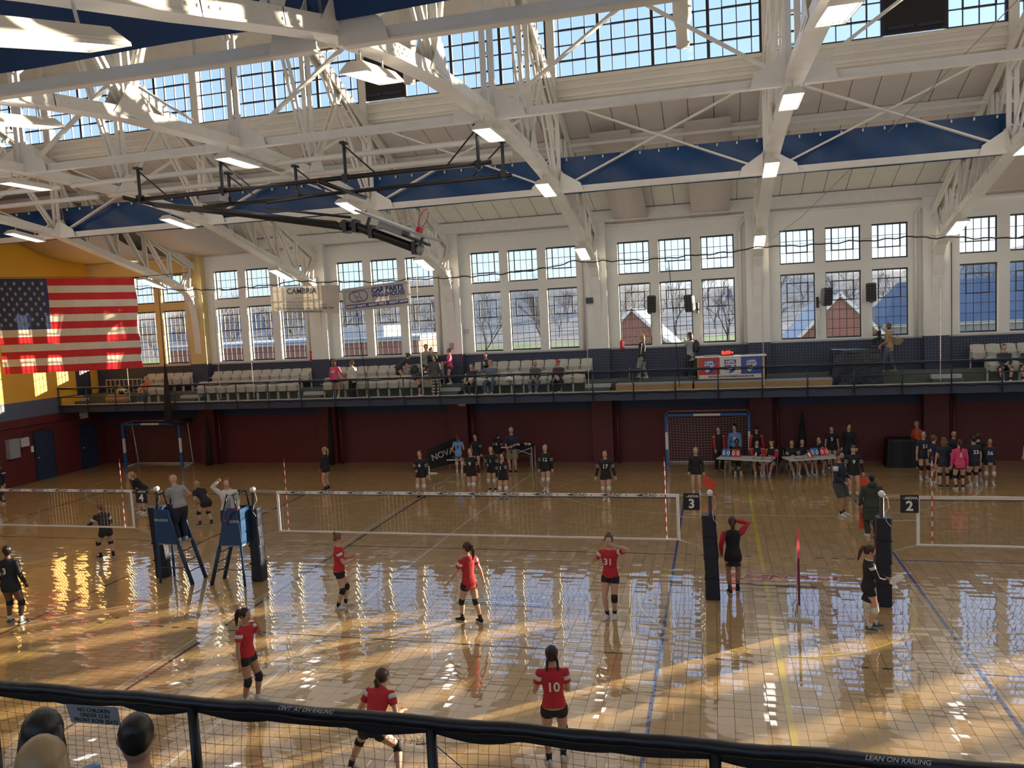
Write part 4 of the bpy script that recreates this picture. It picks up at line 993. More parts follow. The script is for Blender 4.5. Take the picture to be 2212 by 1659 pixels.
# ------------------------------------------------------------------ goals
def goal(x0, x1, lab):
    t = thing('handball_goal', lab, 'goal', ((x0 + x1) / 2, 14.3, 0)); w_ = (x1 - x0) / 2; r_ = .045
    for s_ in (-1, 1):
        for z0, z1, m in ((0, .7, BLUEP), (.7, 1.38, WHITE), (1.38, 2.1, BLUEP)): MB().box(s_ * w_ - r_, s_ * w_ + r_, -r_, r_, z0, z1).build('goalpost', m, t)
        MB().tube([(s_ * w_, 0, 2.06), (s_ * w_, .62, 2.12)], .025).build('top_stay', LGREY, t, True); MB().tube([(s_ * w_, .6, 2.12), (s_ * (w_ - .02), .82, .05)], .022).build('back_stay', WHITE, t, True)
        MB().tube([(s_ * w_, 0, .04), (s_ * w_, .85, .04)], .03).build('ground_bar', WHITE, t, True)
    for a, c, m in ((-w_, -.5, BLUEP), (-.5, .5, WHITE), (.5, w_, BLUEP)): MB().box(a, c, -r_, r_, 2.0, 2.09).build('crossbar', m, t)
    MB().tube([(-w_, .85, .04), (w_, .85, .04)], .03).build('back_bar', WHITE, t, True); MB().tube([(-w_, .62, 2.12), (w_, .62, 2.12)], .022).build('top_bar', LGREY, t, True)
    b = MB(); n = 26
    def npt(u, v): return (-w_ + 2 * w_ * u, .1 + .62 * min(1, (1 - v) * 3) - .1 * math.sin(PI * v) + .05 * math.sin(u * 9 + v * 4), 2.02 * v + .03 - .10 * v * math.sin(PI * u))
    for i in range(n + 1): b.tube([npt(i / n, j / 10) for j in range(11)], .005, n=3)
    for j in range(1, 18): b.tube([npt(i / 14, j / 18) for i in range(15)], .005, n=3)
    for s_ in (-1, 1):
        for j in range(1, 8): b.tube([(s_ * w_, .1, j * .26), (s_ * w_, .72, j * .26)], .004, n=3)
        for j in range(4): b.tube([(s_ * w_, .1 + j * .2, .05), (s_ * w_, .1 + j * .18, 2.05)], .004, n=3)
    b.build('goal_net', NETT if x0 < 0 else NETW, t, kind='stuff')
goal(-21.5, -18.42, 'blue and white handball goal in the left corner under the balcony'); goal(3.66, 6.76, 'blue and white handball goal behind the scoring tables')

# ------------------------------------------------------------------ volleyball nets, posts, pads, signs, referee stands
def vnet(cx, lab, mizuno=True):
    t = thing('volleyball_net', lab, 'net', (cx, 0, 0)); w_ = 4.75
    bd_ = MB().box(-w_, w_, -.006, .006, 2.17, 2.24).build('top_band', WHITE if mizuno else OFFW, t); MB().box(-w_, w_, -.004, .004, 1.235, 1.275).build('bottom_band', WHITE, t)
    MB().box(-w_, w_, -.004, .004, 2.155, 2.168).build('cable_sleeve', NETB, t)
    for s_ in (-1, 1):
        MB().box(s_ * w_ - .03, s_ * w_ + .03, -.007, .007, 1.235, 2.24).build('side_band', WHITE, t)
        b = MB(); b.mi = 0
        for i in range(18):
            b.mi = i % 2; b.tube([(s_ * 4.5, -.02, 1.24 + i * .1), (s_ * 4.5, -.02, 1.34 + i * .1)], .010, n=6)
        b.build('antenna', [WHITE, RED], t)
    b = MB(); x = -w_ + .1
    while x < w_: b.box(x - .0014, x + .0014, -.0014, .0014, 1.27, 2.17); x += .1
    for j in range(1, 9): b.box(-w_, w_, -.0014, .0014, 1.27 + j * .1 - .0014, 1.27 + j * .1 + .0014)
    b.build('net_mesh', NETT, t, kind='stuff')
    if mizuno:
        for i in range(12):
            x = -4.30 + i * .755
            if x > 4.4: continue
            text('lettering', 'MIZUNO', .092, BLACK, bd_, facing((x + .12, -.008, 2.206)), bold=.0015, shear=.25)
            MB().add([(x - .17, -.008, 2.226), (x - .07, -.008, 2.215), (x - .03, -.008, 2.23), (x - .06, -.008, 2.200), (x - .08, -.008, 2.187), (x - .10, -.008, 2.205)], [(0, 5, 4, 3, 2, 1)]).build('mark', BLACK, bd_)
            MB().loft([(x + .42, -.007, 2.205), (x + .42, -.009, 2.205)], [(.016, .016)] * 2, n=10).build('dot', RED, bd_)
    for s_ in (-1, 1):
        xe = {-13.7: (-18.9, -8.18), 0: (-5.45, 5.42), 14.15: (8.74, 19.6)}[cx][0 if s_ < 0 else 1] - cx
        for z, zz in ((2.2, 2.22), (2.23, 2.26), (1.75, 1.72), (1.25, 1.05)): MB().tube([(s_ * w_, 0, z), (xe, 0, zz)], .007, n=5).build('guy_cord', NETW, t)
vnet(0, 'middle volleyball net with white top band and red striped antennas'); vnet(-13.7, 'left volleyball net cut by the left frame edge'); vnet(14.15, 'right volleyball net cut by the right frame edge', False)
def npost(x, lab, bend=0):
    t = thing('net_post', lab, 'net post', (x, 0, 0))
    MB().tube([(0, 0, 0), (0, 0, 2.26)], .042).build('pole', mat('post_steel', (.03, .022, .02), .35), t, True)
    b = MB(); V = []
    for i, (z, dx) in enumerate(((0, 0), (.02, .0), (.45, .01 + bend * .3), (.9, bend * .5), (.91, bend * .5 + .008), (1.35, bend), (1.79, bend * 1.5), (1.81, bend * 1.5))):
        e = .135 + (.012 if i % 3 == 1 else 0) - (.015 if i in (0, 7) else 0)
        for a, c in ((-1, -.8), (-.8, -1), (.8, -1), (1, -.8), (1, .8), (.8, 1), (-.8, 1), (-1, .8)): V.append((dx + a * e * 1.05, c * e, z))
    b.add(V, [(j * 8 + i, j * 8 + (i + 1) % 8, (j + 1) * 8 + (i + 1) % 8, (j + 1) * 8 + i) for j in range(7) for i in range(8)] + [tuple(reversed(range(8))), tuple(range(56, 64))])
    b.build('pad', PADN, t)
    for z in (.45, .9, 1.35): MB().box(-.148 + bend * z * .5, .148 + bend * z * .5, -.145, .145, z - .02, z + .02).build('strap', BLACK, t)
    MB().tube([(0, -.05, 2.27), (0, .05, 2.27)], .06, n=14).build('pulley', WHITE, t, True)
    MB().tube([(.02, -.06, 2.25), (.10, -.06, 2.2), (.12, -.05, 2.0), (.04, -.06, 1.9), (.06, -.16, 1.75), (.14, -.17, 1.65)], .009, n=5).build('tie_rope', NETW, t)
npost(5.42, 'padded net post at the right end of the middle net', -.03); npost(8.74, 'padded net post at the left end of the right net', .02); npost(-5.42, 'padded net post at the left end of the middle net beside the referee stand', 0); npost(-8.18, 'padded net post at the right end of the left net', -.06)
def csign(x, n_, lab):
    t = thing('court_sign', lab, 'sign', (x, -.03, 1.905)); MB().box(-.165, .165, -.006, .006, 0, .36).build('panel', mat('sign_black', (.012, .014, .022), .5), t)
    text('numeral', n_, .27, WHITE, t, facing((0, -.008, .13)), bold=.008); text('lettering', 'NOVA', .075, WHITE, t, facing((.04, -.008, .295)), bold=.002); MB().add([(-.13, -.008, .30), (-.08, -.008, .29), (-.06, -.008, .31), (-.075, -.008, .275)], [(0, 3, 2, 1)]).build('mark', WHITE, t)
csign(5.04, '3', 'black court number sign between the middle net and its right post'); csign(9.24, '2', 'black court number sign at the start of the right net'); csign(-8.62, '4', 'black court number sign at the end of the left net')
def refstand(x, d, lab):
    t = thing('referee_stand', lab, 'referee stand', (x, -.22, 0)); r_ = .03; HB_ = 1.88
    for yy in (-.26, .26):
        MB().tube([(0, yy, 0), (.02 * d, yy, 1.0), (.06 * d, yy, HB_)], r_).build('leg', LADB, t, True)
        b = MB(); b.tube([(.92 * d, yy, 0.0), (.62 * d, yy, .95)], .048); b.build('padded_leg', mat('pad_blue', (.012, .04, .09), .5) if 'pad_blue' not in MATS else MATS['pad_blue'], t, True)
        MB().tube([(.62 * d, yy, .95), (.38 * d, yy, HB_ - .02)], .028).build('side_rail', LADB, t, True)
        MB().tube([(.06 * d, yy, HB_ - .02), (.12 * d, yy, 2.22), (.30 * d, yy, 2.25), (.42 * d, yy, 1.86)], .02).build('hand_rail', BLKST, t, True)
    for z in (.3, .55, .8): f_ = z / .95; MB().tube([((.92 - .3 * f_) * d, -.26, z), ((.92 - .3 * f_) * d, .26, z)], .014).build('rung', LADB, t)
    MB().box(min(0, .62 * d), max(0, .62 * d), -.27, .27, .98, 1.02).build('platform', GREY, t)
    MB().tube([(0.15 * d, -.26, 2.24), (.15 * d, .26, 2.24)], .02).build('hand_rail', BLKST, t, True)
    for yy in (-.275, .275): MB().add([(a * d, yy + e, z) for e in (-.01, .01) for a, z in ((-.02, 1.02), (.60, 1.0), (.36, 1.86), (.02, 1.88))], [(0, 1, 2, 3), (7, 6, 5, 4), (0, 4, 5, 1), (1, 5, 6, 2), (2, 6, 7, 3), (3, 7, 4, 0)]).build('side_panel', LADB, t)
    MB().box(-.03, .02, -.26, .26, 1.02, 1.88).build('front_panel', LADB, t)
    text('lettering', 'SPALDING', .085, LGREY, t, facing((.2 * d, -.292, 1.60)), bold=.003)
    MB().tube([(.06 * d, -.26, .4), (.8 * d, -.26, .4)], .012).build('stay_rod', LADB, t)
refstand(-7.90, 1, 'blue padded referee stand under the bald referee'); refstand(-5.52, -1, 'blue padded referee stand under the referee shading her eyes')
b = MB()
V = []
for j in range(7):
    for i in range(5):
        u, v = i / 4, j / 6; V.append((-5.85 + .27 * u + .05 * math.sin(v * 5), -.53 - .02 * math.sin(u * 9), 1.93 - .42 * v * (.6 + .4 * math.sin(u * 4 + 1))))
n_ = len(V); V += [(x_, y_ - .012, z_) for x_, y_, z_ in V]
b.add(V, [f_ for j in range(6) for i in range(4) for f_ in ((j * 5 + i, j * 5 + i + 1, j * 5 + i + 6, j * 5 + i + 5), (n_ + j * 5 + i + 5, n_ + j * 5 + i + 6, n_ + j * 5 + i + 1, n_ + j * 5 + i))])
tag(b.build('purple_jacket', mat('purple_cloth', (.06, .05, .13), .8), None, True), 'purple jacket hung on the side of the right referee stand', 'jacket')

# sponsor barrier seen edge on, between the posts
t = thing('barrier_board', 'narrow maroon advertising board seen edge on between the two padded posts', 'advertising board', (7.15, 0, 0), -.09)
MB().box(-.02, .02, -1.05, 1.05, .12, 1.22).build('panel', mat('maroon', (.17, .01, .05), .4), t)
MB().box(-.026, .026, -1.07, 1.07, 1.22, 1.25).build('top_rail', RED, t); MB().box(-.045, -.022, -.2, .9, .3, .9).build('white_print', OFFW, t)
for y in (-1.05, .95):
    MB().box(-.025, .025, y - .03, y + .03, .02, .3).build('upright', OFFW, t); MB().box(-.24, .24, y - .04, y + .04, 0, .04).build('foot', OFFW, t)
MB().tube([(-.1, -.95, .3), (-.05, 0, .05), (-.02, .9, .9)], .012).build('brace', OFFW, t)

# ------------------------------------------------------------------ scoring tables and team area under the balcony
def ftable(x, y, rz, L_, lab, h=.74, m=LGREY):
    t = thing('folding_table', lab, 'table', (x, y, 0), rz)
    MB().box(-L_ / 2, L_ / 2, -.36, .36, h - .045, h).build('table_top', m, t)
    for s_ in (-1, 1):
        for q in (-1, 1): MB().tube([(s_ * (L_ / 2 - .25), q * .28, 0), (s_ * (L_ / 2 - .3), q * .28, h - .05)], .015, n=6).build('leg', GREY, t)
        MB().tube([(s_ * (L_ / 2 - .25), -.28, .1), (s_ * (L_ / 2 - .25), .28, .1)], .012, n=6).build('crossbar', GREY, t)
    return t
ftable(6.55, 12.25, -.30, 1.9, 'left white folding scoring table in front of the goal'); ftable(8.75, 12.35, .32, 1.8, 'right white folding scoring table beside the goal')
def flip(x, y, rz, lab):
    t = thing('flip_scoreboard', lab, 'scoreboard', (x, y, .742), rz)
    for s_, m in ((-1, BLUEP), (1, RED)):
        MB().add([(s_ * .17 + a, b_, z) for a in (-.14, .14) for b_, z in ((-.07, 0), (.03, .27), (.12, 0))], [(0, 1, 4, 3), (1, 2, 5, 4), (2, 0, 3, 5), (0, 2, 1), (3, 4, 5)]).build('number_card', m, t)
        text('numeral', '0 0', .21, WHITE, t, Matrix.Translation((s_ * .17, -.05, .13)) @ Matrix.Rotation(math.atan2(.27, .10), 4, 'X'), bold=.004)
flip(6.05, 12.45, -.2, 'blue and red flip scoreboard on the left scoring table'); flip(9.05, 12.60, .25, 'blue and red flip scoreboard on the right scoring table')
bm = MB(); bmesh_ = bmesh.new(); bmesh.ops.create_icosphere(bmesh_, subdivisions=3, radius=.105); me = bpy.data.meshes.new('volleyball'); bmesh_.to_mesh(me); bmesh_.free()
me.materials.append(WHITE); me.materials.append(RED)
for p in me.polygons: p.use_smooth = True; p.material_index = 1 if (math.sin(p.center.x * 38 + p.center.z * 18) > .1) else 0
o = link('volleyball', me, None, (8.72, 12.15, .85)); tag(o, 'red and white volleyball on the right scoring table', 'ball')
for x, y, rz, lab in ((6.95, 12.05, -.3, 'black score sheet folder at the middle of the left table'), (7.30, 12.0, -.2, 'black score sheet folder at the right end of the left table'), (8.35, 12.1, .3, 'black folder on the right scoring table')):
    t = thing('score_folder', lab, 'folder', (x, y, .742), rz); MB().box(-.15, .15, -.1, .1, 0, .012).build('cover', BLACK, t); MB().box(-.12, .12, -.08, .08, .0125, .015).build('sheet', OFFW, t)
b = MB().tube([(6.9, 12.2, .742), (6.9, 12.2, .9), (6.9, 12.2, .95)], [.03, .03, .012]); tag(b.build('water_bottle', OFFW, None, True), 'pale bottle standing on the left scoring table', 'bottle')
b = MB().tube([(6.03, 13.2, 0), (6.03, 13.2, .2), (6.03, 13.2, .25)], [.04, .04, .015]); tag(b.build('water_bottle', mat('yellow_green', (.35, .45, .05), .5), None, True), 'yellow green bottle on the floor beside the left scoring table', 'bottle')
for i, (x, y, rz) in enumerate(((6.25, 13.15, .0), (6.95, 13.05, .0), (7.45, 12.9, -.3), (8.15, 12.95, .3), (8.55, 13.15, .2), (9.15, 13.35, .2))):
    folding_chair(x, y, 0, rz, 'black folding chair behind the scoring tables, under a seated player', grp='chairs behind the scoring tables')
folding_chair(7.75, 13.6, 0, -.8, 'empty black folding chair between the two scoring tables')
t = thing('draped_rack', 'black NOVA cloth draped on a slanting barrier under the balcony', 'barrier', (-5.35, 13.3, 0)); t['label'] = 'black lettered cloth draped over a slanting barrier under the balcony'
MB().add([(a, b_ + e, z) for e in (0, .03) for a, b_, z in ((-.48, -.3, .15), (.45, .55, .28), (.45, .55, 1.32), (-.48, -.3, .98))], [(0, 1, 2, 3), (7, 6, 5, 4), (0, 4, 5, 1), (1, 5, 6, 2), (2, 6, 7, 3), (3, 7, 4, 0)]).build('cloth', BLACK, t)
text('lettering', 'NOVA', .36, LGREY, t, facing((0.05, .06, .72), math.atan2(.85, .93)) @ Matrix.Rotation(.22, 4, 'Z'), bold=.006)
MB().box(-.6, -.1, -.36, -.3, 0, .04).build('foot', WHITE, t); MB().box(-.46, -.42, -.33, -.29, .0, .3).build('upright', WHITE, t)
t = thing('white_bench', 'white curved bench with a dark bag under the balcony', 'bench', (-4.75, 13.7, 0))
MB().tube([(-.55, 0, .42), (.2, 0, .42), (.38, 0, .38), (.45, 0, .0)], .03).build('frame', WHITE, t, True); MB().tube([(-.4, 0, .4), (-.4, 0, .0)], .02).build('leg', GREY, t); MB().box(-.55, .25, -.15, .15, .42, .46).build('seat', WHITE, t)
tag(MB().loft([(-5.2, 13.7, .49), (-4.9, 13.7, .56), (-4.55, 13.7, .50)], [(.14, .03), (.15, .10), (.12, .03)], n=8, side=(0, 1, 0)).build('sports_bag', NAVY, None, True), 'dark blue bag lying on the white bench', 'bag')
t = thing('camp_table', 'black camping table with white crossed legs under the balcony', 'table', (-2.05, 14.0, 0))
MB().box(-.42, .42, -.3, .3, .93, .97).build('table_top', BLACK, t); MB().box(-.38, .38, -.27, -.25, .68, .92).build('hanging_pocket', BLACK, t)
for sx in (-1, 1):
    for sy in (-1, 1): MB().tube([(sx * .4, sy * .28, 0), (sx * .4, sy * .28, .93)], .018).build('leg', LGREY, t)
MB().tube([(-.4, -.29, .9), (.4, -.29, .62)], .012).build('cross_stay', WHITE, t); MB().tube([(.4, -.29, .9), (-.4, -.29, .62)], .012).build('cross_stay', WHITE, t)
for i, (x, y) in enumerate(((-2.3, 13.9), (-2.0, 14.0), (-1.85, 13.95))):
    tag(MB().loft([(x, y, .975), (x + .05, y, 1.02), (x + .13, y, .98)], [(.05, .01), (.05, .04), (.04, .01)], n=8).build('white_item', WHITE, None, True), ['crumpled white cloth at the left of the black camping table', 'crumpled white cloth in the middle of the black camping table', 'crumpled white cloth at the right of the black camping table'][i], 'cloth')
b = MB(); V = []
for z, e in ((0, .06), (.3, .0), (.95, -.02), (1.04, -.06)):
    for i in range(28):
        a = i / 28 * 2 * PI; V.append((12.08 + max(-.5, min(.5, .75 * math.cos(a))) * (1 + e) + (.03 * math.sin(i * 2.1) if z < .9 else 0), 14.45 + max(-.35, min(.35, .6 * math.sin(a))) * (1 + e) + .02 * math.sin(i * 1.7), z))
b.add(V, [(j * 28 + i, j * 28 + (i + 1) % 28, (j + 1) * 28 + (i + 1) % 28, (j + 1) * 28 + i) for j in range(3) for i in range(28)] + [tuple(84 + i for i in range(28)), tuple(reversed(range(28)))])
tag(b.build('covered_equipment', BLACK), 'boxy equipment under a black cover by the dark wall left of the huddle', 'equipment')
t = thing('long_bench', 'long low wooden bench against the dark wall behind the players', 'bench', (-2.9, 14.6, 0)); MB().box(-1.2, 1.2, -.14, .14, .42, .46).build('seat', mat('bench_wood', (.2, .13, .09), .5), t)
for s_ in (-1, 1): MB().box(s_ * 1.0 - .02, s_ * 1.0 + .02, -.12, .12, 0, .42).build('leg', GREY, t)
tag(MB().box(-4.1, -3.85, 13.25, 13.5, 0, .32).build('cooler_bag', RED), 'red bag on the floor behind the player in light blue', 'bag')

# ------------------------------------------------------------------ near balcony with its railing and netting (foreground)
nb = MB().box(XL, XR, YN, -12.98, 2.84, 3.10).build('trim_24', NAVY); struct(nb)
MB().box(XL, XR, YN, -14.25, 3.10, 3.50).build('near_tier', CONC, nb)
nr = thing('near_railing', 'thick black wrapped railing with netting along the near balcony', 'railing', (0, -12.9, 0))
rd = random.Random(5); pts = []; rad = []
for i in range(190):
    x = -1 + i * .055; pts.append((x, .003 * math.sin(i * .7), 3.945 + .004 * math.sin(i * .45))); rad.append((.034 + .003 * math.sin(i * 1.9) + .003 * rd.random(), .036 + .004 * rd.random()))
MB().loft(pts, rad, n=10).build('wrapped_rail', BLKST, nr, True)
pts = [(x, .01, 3.905 - .022 * abs(math.sin((x - 1.04) / 1.51 * PI * 3)) - .01 * math.sin(x * 9)) for x in [-1 + i * .05 for i in range(200)]]
MB().loft(pts, [(.018, .03)] * len(pts), n=6).build('rolled_netting', NETB, nr, True)
for x in (-.48, 1.04, 2.55, 4.06, 5.57, 7.08, 8.6): 
    MB().tube([(x, 0, 2.9), (x, 0, 3.92)], .030, n=10).build('post', BLKST, nr, True)
b = MB(); c = .064; x = -.8; k = 0
while x < 9:
    P = []; 
    for j in range(9):
        z = 3.90 - j * .1; P.append((x + .008 * math.sin(j * 1.1 + k * .35) + .006 * math.sin(k * .8 + j), .035 + .012 * math.sin(k * .21), z))
    b.tube(P, .0013, n=3, cap=False); x += c; k += 1
for j in range(13):
    P = []; x = -.8; i = 0
    while x < 9: P.append((x, .036 + .012 * math.sin(i * .21 * 1.9), 3.885 - j * c - .008 * math.sin(x * 2.2 + 1) - .006 * math.sin(x * 5 + j * .6) * (1 if j else 2.5))); x += .08; i += 1
    b.tube(P, .0013, n=3, cap=False)
b.build('net_mesh', NETB, nr, kind='stuff')
b = MB()
for i in range(14): x = 3.6 + i * .035; b.tube([(x, .04, 3.84), (x + .01, .05, 3.81), (x, .04, 3.79)], .0016, n=4)
b.tube([(3.95, .04, 3.79), (4.05, .05, 3.80), (4.3, .03, 3.62), (4.5, .04, 3.45)], .003, n=4)
b.build('lashing_cord', NETB, nr, kind='stuff')
CH = mat('chalk_white', (.45, .45, .43), .8)
for s_, x, sz in (("ON'T  AT ON RAILING", 3.32, .034), ("LEAN ON RAILING", 6.40, .034)):
    text('lettering', s_, sz, CH, nr, Matrix.Translation((x, -.035, 3.978)) @ Matrix.Rotation(math.radians(38), 4, 'X'), bold=.0004, shear=.35)
t = thing('seating_notice', 'white plastic notice about front row seats tied below the near railing', 'sign', (1.89, -12.955, 3.84), 0)
MB().add([(a, e, z) for e in (0, .003) for a, z in ((-.205, .055), (.175, .062), (.19, -.05), (-.175, -.06))], [(0, 3, 2, 1), (4, 5, 6, 7), (0, 1, 5, 4), (1, 2, 6, 5), (2, 3, 7, 6), (3, 0, 4, 7)]).build('plate', mat('notice_plastic', (.30, .31, .31), .5), t)
for i, s_ in enumerate(('NO CHILDREN', 'UNDER 12 IN', 'FRONT ROW SEATS')): text('lettering', s_, .036, BLACK, t, facing((0.0 + .006 * i, -.002, .030 - i * .033)), bold=.0003)
# ------------------------------------------------------------------ people
SK = {'fair': mat('skin_fair', (.56, .33, .23), .5, var=.05), 'tan': mat('skin_tan', (.42, .23, .15), .5, var=.05), 'dark': mat('skin_dark', (.13, .06, .04), .45, var=.05), 'pink': mat('skin_rosy', (.58, .32, .25), .5, var=.06)}
def hairmat(name, c):
    m = mat(name, c, .42, var=.35, vscale=4)
    n = m.node_tree; tc = n.nodes['Texture Coordinate']; mp = n.nodes.new('ShaderNodeMapping'); mp.inputs['Scale'].default_value = (70, 70, 5)
    ns = n.nodes.new('ShaderNodeTexNoise'); ns.inputs['Scale'].default_value = 1.0; ns.inputs['Detail'].default_value = 3
    bp = n.nodes.new('ShaderNodeBump'); bp.inputs['Strength'].default_value = .5; bp.inputs['Distance'].default_value = .004
    n.links.new(tc.outputs['Object'], mp.inputs[0]); n.links.new(mp.outputs[0], ns.inputs['Vector']); n.links.new(ns.outputs['Fac'], bp.inputs['Height']); n.links.new(bp.outputs['Normal'], n.nodes['Principled BSDF'].inputs['Normal'])
    return m
HM = {k: hairmat('hair_' + k, c) for k, c in (('black', (.012, .009, .008)), ('brown', (.045, .022, .012)), ('lbrown', (.14, .075, .035)), ('blond', (.34, .23, .11)), ('grey', (.24, .23, .22)), ('auburn', (.11, .035, .015)))}
def cm(name, col, **k): return MATS[name] if name in MATS else mat(name, col, .75, var=.10, vscale=12, bump=.35, bscale=14, **k)
K = {'black': cm('cloth_black', (.010, .011, .016)), 'navy': cm('cloth_navy', (.014, .019, .045)), 'red': cm('cloth_red', (.48, .018, .028)), 'white': cm('cloth_white', (.66, .65, .62)), 'grey': cm('cloth_grey', (.30, .31, .32)),
     'dgrey': cm('cloth_dark_grey', (.055, .057, .062)), 'lblue': cm('cloth_light_blue', (.16, .31, .60)), 'pink': cm('cloth_pink', (.68, .06, .17)), 'khaki': cm('cloth_khaki', (.25, .19, .12)), 'orange': cm('cloth_orange', (.62, .10, .04)),
     'jean': cm('cloth_denim', (.07, .10, .17)), 'green': cm('cloth_dark_green', (.035, .045, .035)), 'sage': cm('cloth_sage', (.25, .29, .25)), 'tan': cm('cloth_tan', (.36, .24, .11)), 'slate': cm('cloth_slate', (.10, .13, .19)), 'maroon': cm('cloth_maroon', (.06, .012, .015)),
     'cream': cm('cloth_cream', (.62, .58, .48)), 'shoe': cm('shoe_white', (.62, .60, .57)), 'mix': cm('shoe_black_white', (.10, .10, .10)), 'yellow': cm('cloth_yellow', (.55, .38, .04))}
MOUTHM = mat('lips', (.30, .08, .07), .5); EYEM = mat('eye_dark', (.02, .013, .010), .2); SCL = mat('eye_white', (.55, .53, .50), .3)
BLOBS = []
def blob(name, mb, m, parent, voxel, extra=None, smooth_it=2):
    o = mb.build(name, m, parent, True)
    r = o.modifiers.new('r', 'REMESH'); r.mode = 'VOXEL'; r.voxel_size = voxel; r.use_smooth_shade = True
    if smooth_it: s_ = o.modifiers.new('s', 'SMOOTH'); s_.iterations = smooth_it; s_.factor = .5
    BLOBS.append((o, extra)); return o
def ik(a, b, l1, l2, pole):
    d = b - a; L_ = d.length; mx = (l1 + l2) * .995
    if L_ > mx: b = a + d * (mx / L_); d = b - a; L_ = mx
    u = d.normalized(); ca = (l1 * l1 + L_ * L_ - l2 * l2) / (2 * l1 * L_); ca = max(-1, min(1, ca))
    p = pole - u * pole.dot(u)
    p = p.normalized() if p.length > 1e-6 else Vector((0, 1, 0))
    return a + u * (l1 * ca) + p * (l1 * math.sqrt(max(0, 1 - ca * ca))), b
def person(lab, x, y, z=0.0, face=180, h=1.66, lean=0, side=0, hip=(0, 0, .485), fl=(-.06, 0, 0), fr=(.06, 0, 0), hl=(-.15, .03, .44), hr=(.15, .03, .44), look=(0, 0), twist=0,
           skin='fair', hair='pony', hc='brown', top='red', sleeve='short', hem=-.05, legs='shorts', lc='black', knee='black', sock='black', shoe='shoe', num=None, numm=None, back=False,
           stripe=None, vox=.017, fat=1.0, face_on=None, group=None, sleevem=None, collar=None, sockh=.05, knees=(0, 1), toes=0, pole=0.9):
    t = thing('person', lab, 'person', (x, y, z), math.radians(face), group)
    S_ = h; V = lambda a: Vector(a) * S_
    P = V(hip); la, sa = math.radians(lean), math.radians(side)
    s = Vector((math.sin(sa), math.sin(la), math.cos(la) * math.cos(sa))).normalized()
    X = Vector((1, 0, 0)); tw = Matrix.Rotation(math.radians(twist), 3, s); XT = (tw @ (X - s * X.dot(s))).normalized(); F = s.cross(XT) * -1      # F forward
    F = XT.cross(s) * -1 if XT.cross(s).y < 0 else XT.cross(s)
    Xh = X
    pt = lambda k, yo=0: P + s * (k * S_) + F * (yo * S_)
    # joints
    hj = [P + Xh * (-.052 * S_), P + Xh * (.052 * S_)]
    an = [V((fl[0], fl[1], fl[2] + .047)), V((fr[0], fr[1], fr[2] + .047))]
    sh = [pt(.298) - XT * (.102 * S_ * (1 + (fat - 1) * .5)), pt(.298) + XT * (.102 * S_ * (1 + (fat - 1) * .5))]
    kn, el, wr = [], [], []
    for i, sg in ((0, -1), (1, 1)):
        k_, a_ = ik(hj[i], an[i], .235 * S_, .218 * S_, Vector((sg * .25, 1, .25))); kn.append(k_); an[i] = a_
        tgt = V((hl, hr)[i]); e_, w_ = ik(sh[i], tgt, .165 * S_, .150 * S_, Vector((sg * pole * .5, -.6, -.8)) if tgt.z < .86 * S_ else Vector((sg * pole, -.3, -.3))); el.append(e_); wr.append(w_)
    lerp = lambda a, c, f: a + (c - a) * f
    TR = [(-.050, .050, .045, 0), (-.02, .082, .064, -.006), (.02, .092, .070, -.010), (.07, .084, .060, -.002), (.13, .070, .050, 0), (.19, .078, .056, .004), (.245, .088, .062, .006), (.285, .094, .055, .002), (.315, .080, .044, 0), (.335, .046, .038, 0)]
    b = MB(); ft = fat
    b.loft([pt(k, yo) for k, _, _, yo in TR] + [pt(.36, .006), pt(.40, .014)], [(a * S_ * ft, c * S_ * ft) for _, a, c, _ in TR] + [(.031 * S_, .033 * S_), (.030 * S_, .032 * S_)], n=14, side=XT)
    for i in (0, 1):
        b.loft([hj[i] + Vector((0, 0, .02 * S_)), lerp(hj[i], kn[i], .3), lerp(hj[i], kn[i], .65), kn[i], lerp(kn[i], an[i], .28), lerp(kn[i], an[i], .62), an[i], an[i] - Vector((0, 0, .02 * S_))],
               [(q * S_ * (ft if j < 3 else 1), q * S_ * (ft if j < 3 else 1)) for j, q in enumerate((.050, .052, .043, .032, .035, .027, .019, .019))], n=10)
        b.loft([lerp(sh[i], pt(.28), .18), sh[i], lerp(sh[i], el[i], .45), el[i], lerp(el[i], wr[i], .35), wr[i]], [(q * S_, q * S_) for q in (.032, .031, .026, .0205, .021, .0145)], n=9)
    # head
    ly, lp = math.radians(look[0]), math.radians(look[1])
    hd = (s * .6 + Vector((0, 0, 1)) * .8).normalized(); nb_ = pt(.375, .012)
    RH = Matrix.Rotation(ly, 3, 'Z') @ Matrix.Rotation(lp, 3, 'X') @ Matrix.Rotation(-math.atan2(hd.y, hd.z) * .45, 3, 'X')
    Hc = nb_ + hd * (.068 * S_)
    HP = lambda a: Hc + RH @ (Vector(a) * S_)
    HR = [(-.070, .014, .018, .030), (-.060, .029, .032, .022), (-.040, .039, .044, .010), (-.015, .044, .055, .002), (.012, .046, .060, -.002), (.035, .044, .056, -.005), (.052, .035, .044, -.007), (.064, .018, .022, -.008)]
    hx = RH @ Vector((1, 0, 0))
    b.loft([HP((0, yo, k)) for k, _, _, yo in HR], [(a * S_, c * S_) for _, a, c, _ in HR], n=14, side=hx)
    b.loft([HP((0, .052, .010)), HP((0, .064, -.012)), HP((0, .058, -.020))], [(.005 * S_, .006 * S_), (.010 * S_, .009 * S_), (.008 * S_, .004 * S_)], n=6, side=hx)
    for sg in (-1, 1): b.loft([HP((sg * .043, -.004, .012)), HP((sg * .050, -.006, .002)), HP((sg * .044, -.002, -.018))], [(.006 * S_, .011 * S_), (.007 * S_, .013 * S_), (.004 * S_, .007 * S_)], n=6, side=hx)
